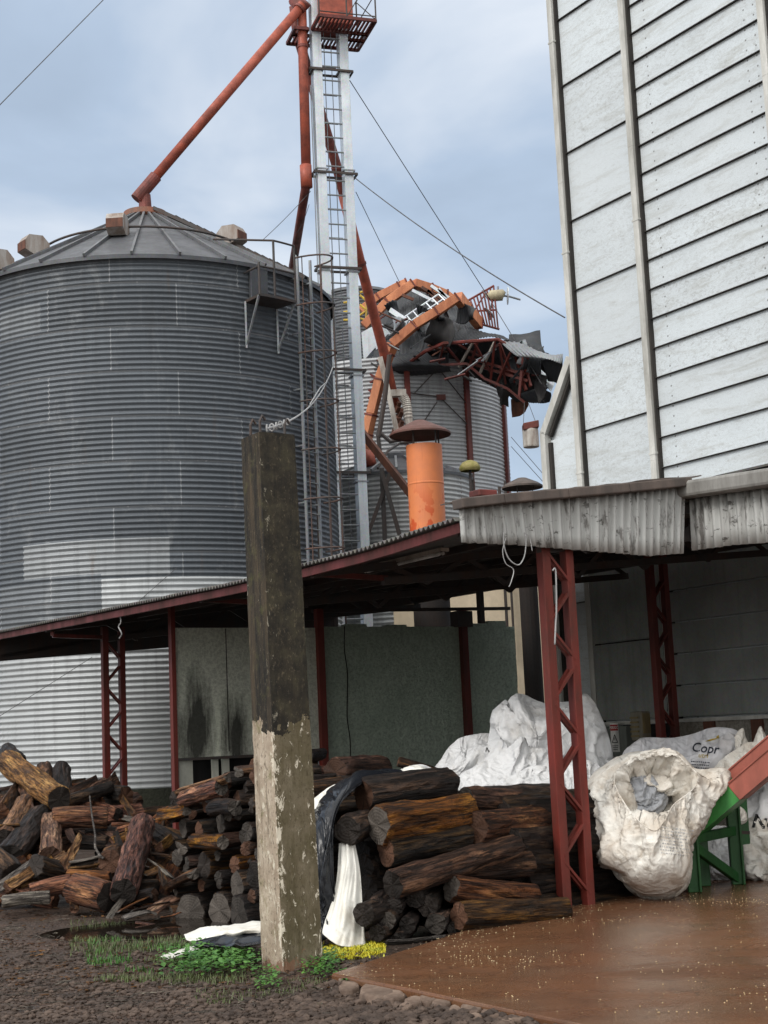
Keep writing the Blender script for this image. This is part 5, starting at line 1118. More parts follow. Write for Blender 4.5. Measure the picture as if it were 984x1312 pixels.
# ================================================================== firewood
NLOG = [0]
def log(P0, P1, r, mt, end, label, group=None, split=0, taper=.0, name='log', flat=1.0):
    """one log: axis P0-P1, lumpy bark, sawn ends; split 1 = half-round, 2 = wedge"""
    NLOG[0] += 1; sd = NLOG[0] * 3.7; ax = (P1 - P0); L = ax.length; ax.normalize(); s_ = ax.cross(Z)
    s_ = s_.normalized() if s_.length > .05 else V((1, 0, 0)); up = s_.cross(ax).normalized(); roll = rnd.uniform(0, 6.28) if not split else rnd.uniform(-.6, .6)
    y_ = s_ * cos(roll) + up * sin(roll); z_ = ax.cross(y_)
    n = 26; m = max(6, int(L / .06)); vs = []; fs = []; mi = []
    if split == 1: prof = [(cos(pi * k / 11), sin(pi * k / 11) * 1.1 - .35) for k in range(12)] + [(-.5, -.37), (0, -.33), (.5, -.38)]
    elif split == 2: prof = [(cos(a) * 1.15, sin(a) * 1.15 - .25) for a in [pi * (.22 + .56 * k / 8) for k in range(9)]] + [(-.55, .05), (-.2, -.55), (0, -.8), (.3, -.4), (.6, .1)]
    elif split == 3: prof = [(-1, .28), (-.4, .33), (.3, .27), (1, .3), (1.05, 0), (.95, -.28), (.2, -.33), (-.5, -.27), (-1, -.3), (-1.04, 0)]
    else: prof = [(cos(2 * pi * k / n), sin(2 * pi * k / n)) for k in range(n)]
    n = len(prof); bx = rnd.uniform(-.02, .02); by = rnd.uniform(-.02, .02); kn = [(rnd.random() * L, rnd.randrange(n)) for _ in range(2)]
    for i in range(m + 1):
        f = i / m; x = f * L; bend = 4 * f * (1 - f); rr = r * (1 - taper * f)
        for k, (cy, cz) in enumerate(prof):
            q = 1 + .17 * N3((x * 2.2, cy * 1.3, cz * 1.3 + sd), 1) + .08 * N3((x * 7, cy * 3, cz * 3 + sd), 1) + .085 * N3((x * 2, cy * 5, cz * 5 + sd), 1)
            for kx, kk in kn: q += .12 * max(0, 1 - abs(x - kx) / .07) * (1 if kk == k else 0)
            e = (.012 if i in (0, m) else 0) * N3((sd, cy * 2, cz * 2), 1)
            vs.append((x + e * 2, cy * rr * q + bx * bend, (cz * rr * q + by * bend) * flat))
    for i in range(m):
        for k in range(n): k2 = (k + 1) % n; fs.append((i * n + k, i * n + k2, (i + 1) * n + k2, (i + 1) * n + k)); mi.append(0)
    for i0, flip in ((0, 1), (m, 0)):                                  # rounded arris then the sawn face
        o = len(vs); c = len(vs)
        for k in range(n): v = vs[i0 * n + k]; vs.append((v[0] + (-.012 if flip else .012), v[1] * .93, v[2] * .93))
        vs.append((vs[o][0] + (-.004 if flip else .004), 0, 0)); cc = len(vs) - 1
        for k in range(n):
            k2 = (k + 1) % n; a = (i0 * n + k, i0 * n + k2, o + k2, o + k); fs.append(a[::-1] if flip else a); mi.append(0)
            t_ = (o + k, o + k2, cc); fs.append(t_[::-1] if flip else t_); mi.append(1)
    me = bpy.data.meshes.new(name); me.from_pydata(vs, [], fs); me.materials.append(mt); me.materials.append(end); me.polygons.foreach_set('material_index', mi); me.polygons.foreach_set('use_smooth', [i == 0 and not split for i in mi]); me.update()
    o = bpy.data.objects.new(name, me); COL.objects.link(o)
    o.matrix_world = Matrix(((ax.x, y_.x, z_.x, P0.x), (ax.y, y_.y, z_.y, P0.y), (ax.z, y_.z, z_.z, P0.z), (0, 0, 0, 1))); WL[o.name] = P0
    return tag(o, label, 'log', group)
# --- loose heap by the silo: its face is a slope from the yard up to the back
h0 = G(100, 1180); hN = V((.05, -.30, 1)).normalized(); 
def H(px, py, back=0.0):
    return PP(px, py, h0, hN) + ray(px, py).normalized() * back
def hl(x0, y0, x1, y1, dia, mt, end, label, split=0, b0=0.0, b1=0.0, taper=0.0, group='loose firewood logs by the silo', name='log', flat=1.0):
    P0, P1 = H(x0, y0, b0), H(x1, y1, b1); r = m_of(dia, (P0.y + P1.y) / 2) / 2
    return log(P0, P1, r, mt, end, label, group, split, taper, name, flat)
hl(10, 976, 76, 1024, 32, B_tan, E_dark, 'thick tan barkless log lying diagonally across the top of the loose heap', b0=-.25, b1=-.45)
hl(10, 964, 22, 978, 24, B_dark, E_dark, 'dark round log end behind the upper end of the diagonal tan log', b0=.7, b1=0)
hl(57, 986, 54, 1008, 22, B_brown, E_brown, 'short brown stub standing left of the dark one at the heap top', b0=.3, b1=.1)
hl(79, 986, 80, 1020, 23, B_dark, E_dark, 'short dark stub with its round top facing out at the heap crest', b0=.1, b1=.35)
hl(86, 1020, 122, 1003, 26, B_brown, E_brown, 'brown split wedge behind the dark stubs', 2, .1, .2)
hl(74, 1030, 140, 1009, 17, B_dark, E_dark, 'long dark log sloping up to the red lattice post', 0, -.1, .1)
hl(3, 1036, 26, 1004, 27, B_brown, E_brown, 'brown log leaning under the diagonal tan log', 2, 0, .15)
hl(26, 1006, 44, 1044, 11, B_brown, E_brown, 'thin brown split stick under the diagonal tan log', 2, -.05, -.1)
hl(8, 1073, 32, 1028, 24, B_tan, E_dark, 'tan half-round log leaning at the left of the heap with a flat chip on it', 0, -.15, -.05)
hl(0, 1059, 24, 1058, 9, B_tan, E_brown, 'small flat pale wood chip lying on the tan leaning log', 3, -.38, -.38)
hl(12, 1098, 52, 1046, 33, B_dark, E_dark, 'fat dark log leaning at the left of the heap', 0, -.1, .1)
hl(64, 1096, 64, 1052, 26, B_tan, E_brown, 'tan log standing upright below the orange horizontal log', 0, -.2, .05)
hl(68, 1049, 136, 1048, 27, B_or, E_brown, 'orange barkless log lying level against the red lattice post', 0, -.2, -.1)
hl(50, 1046, 70, 1036, 12, B_dark, E_dark, 'small dark stick left of the level orange log', 0, 0, 0)
hl(78, 1110, 101, 1070, 19, B_tan, E_brown, 'pointed tan wedge standing beside the upright log', 2, -.15, 0, .5)
hl(-6, 1140, 72, 1084, 13, B_grey, E_brown, 'long grey plank sloping up across the lower heap', 3, -.3, -.1)
hl(8, 1136, 44, 1112, 17, B_tan, E_brown, 'yellow-tan split log under the long grey plank', 2, -.3, -.2)
hl(54, 1104, 76, 1086, 10, B_tan, E_brown, 'short tan split stick at the plank end', 2, -.25, -.2); hl(64, 1108, 82, 1094, 11, B_tan, E_brown, 'second short tan stick below the plank end', 2, -.25, -.2)
hl(46, 1110, 82, 1120, 30, B_dark, E_dark, 'dark log with its blunt cut end facing out over the plank', 0, -.35, .2)
hl(40, 1143, 90, 1132, 23, B_red, E_brown, 'red-brown log lying low with its cut end to the right', 0, -.1, -.15)
hl(96, 1139, 138, 1150, 38, B_or, E_dark, 'fat orange-tan log in front of the heap with a dark cut end', 0, -.2, -.3)
hl(4, 1155, 62, 1150, 15, B_grey, E_grey, 'low grey weathered log lying at the front left of the heap', 0, -.1, -.1)
hl(88, 1124, 140, 1126, 19, B_red, E_dark, 'purple-brown log lying behind the fat orange log', 0, -.1, -.1)
hl(141, 1104, 152, 1096, 31, B_brown, E_brown, 'round brown log end at the foot of the red lattice post', 0, -.2, .5)
hl(158, 1142, 182, 1057, 33, B_red, E_dark, 'tall red-brown log leaning upright right of the lattice post', 0, -.5, -.2)
hl(176, 1130, 190, 1080, 9, B_grey, E_grey, 'thin grey stick leaning beside the tall red-brown log', 3, -.4, -.3)
hl(70, 1108, 136, 1096, 9, B_grey, E_grey, 'thin grey plank lying under the lattice post', 3, -.1, 0)
hl(90, 1113, 134, 1106, 7, B_tan, E_brown, 'thin pale lath lying under the lattice post', 3, -.1, -.1)
hl(-14, 1100, 14, 1122, 36, B_dark, E_dark, 'fat black log at the left frame edge', 0, -.1, .1)
hl(14, 1110, 30, 1102, 16, B_red, E_brown, 'short pinkish split block behind the plank', 2, -.1, 0)
hl(153, 1144, 198, 1136, 20, B_dark, E_dark, 'black log at the foot of the tall red-brown log', 0, -.1, 0)
hl(176, 1152, 197, 1147, 18, B_dark, E_brown, 'short dark log with a tan square cut end near the puddle', 0, -.15, -.3)
hl(205, 1084, 217, 1074, 17, B_tan, E_brown, 'bright tan split block beside the middle stack', 2, -.2, -.1)
hl(186, 1092, 222, 1098, 11, B_brown, E_brown, 'brown bark slab below the bright tan block', 3, -.1, -.1)
hl(182, 1066, 215, 1094, 9, B_brown, E_grey, 'thin brown stick slanting between heap and middle stack', 3, .1, .2)
hl(150, 1010, 172, 1042, 12, B_brown, E_brown, 'brown stick slanting down behind the lattice post', 2, .5, .3)
hl(160, 1048, 196, 1052, 9, B_grey, E_grey, 'short grey board lying level before the silo foundation', 3, .3, .3)
hl(0, 1026, 20, 1024, 16, B_brown, E_brown, 'brown log behind the leaning logs at the left edge', 0, .2, .3)
hl(-8, 1044, 10, 1040, 12, B_red, E_brown, 'reddish split stick at the left edge of the heap', 2, -.05, 0)
for i, (x0, y0, x1, y1, d_) in enumerate(((152, 1168, 188, 1150, 9), (160, 1176, 200, 1166, 12), (170, 1168, 214, 1158, 13), (196, 1168, 226, 1150, 14), (176, 1182, 212, 1188, 8), (140, 1176, 160, 1150, 8), (204, 1176, 228, 1170, 10), (195, 1104, 218, 1124, 15), (206, 1110, 214, 1140, 12), (186, 1120, 205, 1112, 11))):
    hl(x0, y0, x1, y1, d_, (B_red, B_grey, B_brown, B_tan, B_red, B_grey)[i % 6], E_grey, 'torn bark slab among the shards before the middle stack', 3, -.35, -.3, 0, 'bark slabs before the middle stack', 'bark_slab', .5)
for i in range(46):
    x = rnd.uniform(-20, 226); y = rnd.uniform(1010 + max(0, (x - 120)) * .62, 1150); a = rnd.choice((-.5, -.2, 0, .3, .7, 1.2)) + rnd.uniform(-.2, .2); L = rnd.uniform(26, 44)
    hl(x - L * cos(a), y + L * sin(a) * .8, x + L * cos(a), y - L * sin(a) * .8, rnd.uniform(16, 30), rnd.choice((B_dark, B_brown, B_dark, B_brown, B_red)), rnd.choice((E_dark, E_brown)), 'dark wet log half buried in the loose heap by the silo', rnd.choice((0, 0, 0, 2, 1)), rnd.uniform(.45, .8), rnd.uniform(.45, .9), 0, 'logs buried in the loose heap')
for i in range(30):
    x = rnd.uniform(0, 225); y = rnd.uniform(1045 + max(0, (x - 130)) * .35, 1160); a = rnd.choice((-.8, -.3, .1, .5, 1.0, 1.9)) + rnd.uniform(-.2, .2); L = rnd.uniform(8, 20)
    hl(x - L * cos(a), y + L * sin(a) * .8, x + L * cos(a), y - L * sin(a) * .8, rnd.uniform(7, 15), (B_tan, B_brown, B_or, B_red, B_brown, B_dark)[i % 6], E_brown, 'small split piece wedged among the logs of the loose heap', (2, 1, 3)[i % 3], rnd.uniform(.02, .22), rnd.uniform(.02, .22), 0, 'split pieces wedged in the loose heap', 'split_log')
for i in range(26):                                                    # the heap's far side, behind the lattice post
    x = rnd.uniform(-25, 200); y = rnd.uniform(1010 + max(0, x - 110) * .5, 1090); a = rnd.uniform(-.4, .6); L = rnd.uniform(24, 34)
    hl(x - L, y + L * a * .6, x + L, y - L * a * .6, rnd.uniform(18, 26), rnd.choice((B_dark, B_brown)), E_dark, 'dark log deep in the far side of the loose heap', 0, 1.1, 1.3, 0, 'logs at the far side of the loose heap')
tag((lambda b: (b.tube(spline([H(115, 1020, -.5), H(118, 1046, -.55), H(122, 1070, -.5), H(122, 1085, -.45), H(128, 1096, -.4), H(133, 1100, -.35)], 26), [.016 - .0003 * i for i in range(26)][::-1], 7), b.build('branch', B_grey, smooth=True))[-1])(M()), 'thin crooked pale branch leaning on the heap beside the lattice post', 'branch')

# --- middle stack: cut ends face the yard, logs run back across the shed
m0 = G(330, 1188); 
def mid(px, py, back=0.0):                                            # on the stack's face, which runs along U and leans back slightly
    return PP(px, py, m0, (W - Z * .10).normalized()) + W * back
def ml(px, py, dia, L, mt, end, label, group='logs of the middle stack', yaw=0.0, back=0.0, split=0):
    P = mid(px, py, back); d = (W * cos(yaw) + U * sin(yaw) + Z * rnd.uniform(-.03, .03)).normalized(); return log(P, P + d * L, m_of(dia, P.y) / 2, mt, end, label, group, split)
ml(250, 1168, 46, .75, B_dark, E_grey, 'fat grey cut log end lowest at the left of the middle stack', yaw=.5, back=-.05); ml(283, 1166, 44, .8, B_dark, E_grey, 'fat grey cut log end second from left in the lowest row', yaw=.25)
ml(313, 1170, 46, .8, B_dark, E_grey, 'tall grey oval log end nearest the pillar in the lowest row', yaw=.0, back=-.05)
ml(305, 1135, 38, .8, B_dark, E_grey, 'grey oval log end above the lowest row of the middle stack')
ml(232, 1139, 24, .7, B_dark, E_grey, 'narrow pale-rimmed log end at the left of the middle stack', yaw=-.2, back=-.05); ml(284, 1056, 24, .8, B_dark, E_grey, 'whitish log end high in the middle stack'); ml(280, 1095, 16, .8, B_dark, E_grey, 'small white log end in the middle of the middle stack')
ml(302, 1108, 24, .5, B_or, E_brown, 'small orange log end in the middle stack', yaw=.1); ml(256, 1064, 24, .8, B_dark, E_brown, 'pinkish-brown log end in the upper middle stack')
def mside(x0, y0, x1, y1, dia, mt, end, label, split=0, b0=-.12, b1=-.12):
    P0, P1 = mid(x0, y0, b0), mid(x1, y1, b1); return log(P0, P1, m_of(dia, P0.y) / 2, mt, end, label, 'logs of the middle stack', split)
mside(244, 1013, 307, 994, 15, B_tan, E_grey, 'pale split log topmost on the middle stack', 2); mside(250, 1023, 298, 1008, 20, B_or, E_grey, 'orange-brown log just under the topmost split log'); mside(219, 1042, 252, 1036, 18, B_or, E_grey, 'short orange split log sticking out left of the middle stack', 2)
mside(263, 1076, 300, 1078, 18, B_or, E_grey, 'orange-brown log lying across the middle stack face'); mside(232, 1133, 262, 1118, 20, B_brown, E_grey, 'brown split log lying across the low left of the middle stack', 1); mside(288, 1035, 316, 1034, 20, B_dark, E_grey, 'short dark log near the top of the middle stack by the pillar')
occ = [(250, 1168, 23), (283, 1166, 22), (313, 1170, 22), (305, 1135, 19), (232, 1139, 12), (284, 1056, 13), (280, 1095, 9), (302, 1108, 12), (256, 1064, 12)]
k = 0; tries = 0
while k < 62 and tries < 6000:
    tries += 1; x = rnd.uniform(222, 345); y = rnd.uniform(985 + max(0, 300 - x) * .55, 1186); r = rnd.uniform(8, 17)
    if any((x - ox) ** 2 * 1.6 + (y - oy) ** 2 < (r + orr) ** 2 * .86 for ox, oy, orr in occ): continue
    occ.append((x, y, r)); k += 1
    ml(x, y, r * 2.05, rnd.uniform(.7, .95), rnd.choice((B_dark, B_dark, B_brown)), rnd.choice((E_grey, E_grey, E_brown, E_dark)), 'dark cut log end packed in the middle stack', 'log ends packed in the middle stack', rnd.uniform(-.15, .35), rnd.uniform(-.08, .12), rnd.choice((0, 0, 0, 1)))
for i in range(26): 
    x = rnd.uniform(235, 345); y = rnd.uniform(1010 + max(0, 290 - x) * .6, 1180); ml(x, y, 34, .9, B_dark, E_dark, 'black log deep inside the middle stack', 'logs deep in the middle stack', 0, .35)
# logs behind the pillar, at the back of the shed
bk = G(440, 1130)
def bl_(x0, y0, x1, y1, dia, mt, end, label, Y0, Y1): P0, P1 = A(x0, y0, Y0), A(x1, y1, Y1); return log(P0, P1, m_of(dia, (Y0 + Y1) / 2) / 2, mt, end, label, 'logs at the back of the shed')
bl_(430, 989, 488, 988, 36, B_brown, E_brown, 'big brown log lying before the green wall beside the pillar', 14.9, 15.6); bl_(398, 990, 426, 992, 22, B_red, E_brown, 'reddish log between the pillar and the big brown log', 15.3, 15.6)
bl_(386, 1008, 440, 1004, 24, B_dark, E_dark, 'dark log under the big brown log beside the pillar', 14.9, 15.2); bl_(512, 976, 565, 992, 13, B_brown, E_brown, 'thin brown split log lying against the white bags', 15.0, 15.0)
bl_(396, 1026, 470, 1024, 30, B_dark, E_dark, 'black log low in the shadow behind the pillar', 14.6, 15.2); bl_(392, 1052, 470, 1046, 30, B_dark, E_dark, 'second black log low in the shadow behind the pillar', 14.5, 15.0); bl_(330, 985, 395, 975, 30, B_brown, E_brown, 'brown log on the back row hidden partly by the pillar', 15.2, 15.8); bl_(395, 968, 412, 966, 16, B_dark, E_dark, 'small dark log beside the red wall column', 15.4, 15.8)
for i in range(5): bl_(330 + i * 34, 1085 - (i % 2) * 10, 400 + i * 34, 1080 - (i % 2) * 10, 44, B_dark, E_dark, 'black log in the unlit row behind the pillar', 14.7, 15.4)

# --- right stack beside the slab: logs lie across, along W, the stack face leaning back
r0 = G(560, 1203); rN = (-U + Z * .42).normalized()
def RS(px, py, back=0.0): return PP(px, py, r0, rN) + U * back
def rl_(x0, y0, x1, y1, dia, mt, end, label, b0=0.0, b1=0.0, split=0, taper=0.0):
    P0, P1 = RS(x0, y0, b0), RS(x1, y1, b1)
    if x1 > 690 and y1 < 1160: P1 = A(x1, y1, 14.1)                     # passes behind the lattice post
    r = m_of(dia, (P0.y + P1.y) / 2) / 2; return log(P0, P1, r, mt, end, label, 'logs of the stack beside the slab', split, taper)
rl_(488, 1020, 597, 1003, 42, B_dark, E_brown, 'big black log topmost on the stack beside the slab', .25, .25); rl_(485, 1057, 606, 1040, 46, B_or, E_grey, 'orange streaked log with a pale oval cut end on the stack beside the slab', .0, .1)
rl_(608, 1060, 745, 1046, 40, B_or, E_brown, 'long yellow-brown log under the front lattice post', .0, .1); rl_(622, 1024, 712, 1034, 30, B_brown, E_grey, 'dark brown log with a round grey end before the white bags', .3, .8)
rl_(503, 1092, 604, 1074, 38, B_dark, E_brown, 'blue-black log below the orange streaked log', .08, .1); rl_(497, 1133, 664, 1085, 36, B_brown, E_dark, 'long rough brown log slanting across the stack', -.08, .05, 0, .1)
rl_(577, 1137, 690, 1150, 33, B_red, E_grey, 'wet red-brown log with a round grey end low in the stack', -.02, .1); rl_(578, 1172, 716, 1166, 34, B_brown, E_brown, 'flaking bark log lowest at the slab edge', -.12, -.05)
rl_(664, 1078, 756, 1074, 32, B_dark, E_dark, 'dark log under the long yellow-brown log', .1, .2); rl_(702, 1132, 808, 1142, 36, B_dark, E_grey, 'black log with a round grey end behind the lattice post', .55, .6)
rl_(450, 1063, 492, 1056, 36, B_dark, E_dark, 'dark log end poking out beside the black tarp', .05, .3); rl_(458, 1170, 520, 1160, 30, B_dark, E_dark, 'black log end sticking out low beside the tarp', -.1, .2)
rl_(575, 1115, 690, 1108, 34, B_brown, E_dark, 'brown log tucked under the slanting rough log', .12, .15); rl_(680, 1100, 760, 1104, 34, B_dark, E_dark, 'black log behind the lattice post near the stack middle', .2, .3)
for i, (x, y, d_) in enumerate(((557, 1183, 28), (494, 1179, 24), (478, 1163, 24), (546, 1160, 28), (503, 1162, 22), (530, 1150, 26), (606, 1188, 22), (520, 1185, 22), (580, 1190, 18), (482, 1195, 22), (510, 1200, 14))):
    P = RS(x, y, -.02); d = (U * .75 + W * .66).normalized(); log(P, P + d * .8, m_of(d_, P.y) / 2, B_dark, (E_dark, E_grey)[i == 0 or i == 1], 'small dark log end low in the stack beside the tarp', 'small log ends low in the slab stack')
rl_(490, 1207, 562, 1201, 12, B_grey, E_grey, 'pale grey plank lying on the ground at the slab edge', -.05, -.05, 3)
rl_(540, 1206, 600, 1196, 9, B_red, E_brown, 'thin reddish stick on the ground at the slab edge', -.03, -.03, 2)
for i in range(34):
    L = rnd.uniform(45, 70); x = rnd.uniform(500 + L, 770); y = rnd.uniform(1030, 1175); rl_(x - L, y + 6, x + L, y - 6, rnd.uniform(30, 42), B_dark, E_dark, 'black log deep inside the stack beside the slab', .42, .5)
# ================================================================== bags and sheets
def cloth_n(p, seed, sx=1.0, sz=1.0):
    q = V((p.x * sx, p.y * sx, p.z * sz)); wv = V((noise.noise(q * 1.7 + V((seed, 0, 0))), noise.noise(q * 1.7 + V((0, seed, 3))), noise.noise(q * 1.7 + V((5, 0, seed))))) * .35
    q = q + wv; return .50 * ridged(q, 2.8, seed) + .42 * ridged(q, 6.5, seed + 2) + .26 * ridged(q, 14, seed + 5)
import bmesh
from mathutils.kdtree import KDTree
def rumple(o, pins, frames=9, grow=.2, press=.4, grav=.7, bend=.04, stiff=12):
    """let a few frames of real cloth simulation slump and crease the sheet between its pinned points, then keep that shape"""
    bm = bmesh.new(); bm.from_mesh(o.data); bmesh.ops.remove_doubles(bm, verts=bm.verts, dist=.002); bmesh.ops.dissolve_degenerate(bm, edges=bm.edges, dist=.0015); bm.to_mesh(o.data); bm.free()
    vg = o.vertex_groups.new(name='pin'); kds = []
    for pts, tol, wt in pins:
        kd = KDTree(len(pts)); [kd.insert(p, i) for i, p in enumerate(pts)]; kd.balance(); kds.append((kd, tol, wt))
    for v in o.data.vertices:
        p = v.co + WL[o.name]; w_ = 0
        for kd, tol, wt in kds:
            if kd.find(p)[2] < tol: w_ = max(w_, wt)
        if w_ > 0: vg.add([v.index], w_, 'REPLACE')
    md = o.modifiers.new('cloth', 'CLOTH'); s = md.settings; s.vertex_group_mass = 'pin'; s.shrink_min = -grow; s.shrink_max = -grow; s.quality = 4; s.mass = .15
    s.tension_stiffness = stiff; s.compression_stiffness = stiff; s.shear_stiffness = 4; s.bending_stiffness = bend; s.air_damping = 2; s.effector_weights.gravity = grav
    if press: s.use_pressure = True; s.uniform_pressure_force = press
    md.collision_settings.use_collision = False; md.collision_settings.use_self_collision = False
    others = [x for x in o.modifiers if x != md]
    for x in others: x.show_viewport = False
    for f in range(1, frames + 1):
        scene.frame_set(f); dg = bpy.context.evaluated_depsgraph_get(); e = o.evaluated_get(dg); e.to_mesh(); e.to_mesh_clear()
    nm = bpy.data.meshes.new_from_object(o.evaluated_get(dg)); nm.name = o.data.name
    bad = any(not (abs(v.co.x) < 50 and abs(v.co.z) < 50) for v in nm.vertices)
    o.modifiers.remove(md); o.vertex_groups.clear()
    for x in others: x.show_viewport = True
    if not bad: o.data = nm
    o.data.polygons.foreach_set('use_smooth', [True] * len(o.data.polygons)); scene.frame_set(1)
def inflate(name, poly, Y, thick, label, mt=None, wr=.05, seed=0, tilt=0.0, group='white bulk bags under the shed', sx=1.0, sz=1.0, ctr=None, K=34, NB=150, parent=None, cat='bag', power=.5, sim=(9, .2, .4, .7), q=1.0):
    K = int(K * q); NB = int(NB * q); wr *= .55
    """a slumped bag: outline at its own distance, filled out towards and away from the yard, creased"""
    B = spline([A(x, y, Y) for x, y in poly], NB, True); c = sum(B, V((0, 0, 0))) / NB if not ctr else A(*ctr, Y); zc = c.z
    fwd = V((-.25, -1, .12)).normalized(); m_ = M(); rows = []
    for sgn, kk in ((1, K), (-1, 10)):
        part = []
        for j in range(kk + 1):
            r = j / kk; row = []
            for i in range(NB):
                p = lerp(c, B[i], r); h = thick * (max(0, 1 - r ** 2.4)) ** power * (sgn if sgn > 0 else -.7); q = p + fwd * h + V((0, tilt * (p.z - zc), 0))
                n = cloth_n(q, seed, sx, sz); q = q + fwd * (wr * n * sgn) + (B[i] - c).normalized() * (wr * .35 * n * r)
                row.append(q)
            row.append(row[0]); part.append(row)
        m_.grid(part if sgn < 0 else [r_[::-1] for r_ in part])
    o = m_.build(name, mt or C_white, parent, smooth=True)
    if sim: rumple(o, [([A(p.x, p.y, Y) for p in spline([V((x, y, 0)) for x, y in poly], 400, True)], .05, 1.0)], *sim)
    if not parent: tag(o, label, cat, group)
    return o
# heap behind the front lattice post
inflate('bulk_bag', [(553, 1000), (566, 972), (585, 950), (606, 942), (632, 941), (652, 950), (655, 985), (640, 1012), (590, 1012)], 15.6, .40, 'rounded white bag slumped lowest at the left of the white heap', seed=1, wr=.045)
inflate('bulk_bag', [(625, 1005), (627, 950), (632, 915), (648, 897), (652, 908), (660, 892), (672, 891), (690, 899), (705, 902), (735, 899), (748, 890), (760, 900), (774, 930), (784, 965), (785, 1000), (740, 1040), (660, 1035)], 15.3, .45, 'tall peaked white bag at the top of the white heap', seed=4, wr=.07, sx=1.3, sz=.55)
inflate('bulk_bag', [(585, 1000), (612, 980), (640, 970), (668, 945), (678, 958), (700, 962), (722, 985), (730, 1020), (690, 1042), (630, 1038), (592, 1014)], 14.7, .30, 'crumpled white bag folded over at the front of the white heap', seed=8, wr=.075, sz=1.4)
inflate('bulk_bag', [(636, 1008), (662, 992), (690, 982), (715, 992), (728, 1015), (722, 1040), (690, 1046), (655, 1036)], 14.35, .20, 'small wad of crushed white sacking behind the lattice post', seed=11, wr=.09, q=.8, group='white bulk bags under the shed', mt=C_white)
inflate('bulk_bag', [(690, 1010), (720, 985), (748, 975), (770, 985), (782, 1010), (770, 1050), (720, 1060), (692, 1045)], 14.5, .28, 'white bag seen between the two bars of the front lattice post', seed=14, wr=.06)
inflate('bulk_bag', [(545, 1008), (530, 990), (520, 984), (540, 980), (560, 988), (575, 1000), (565, 1012)], 14.9, .14, 'small white bag corner showing above the black log', seed=16, wr=.03, q=.6)
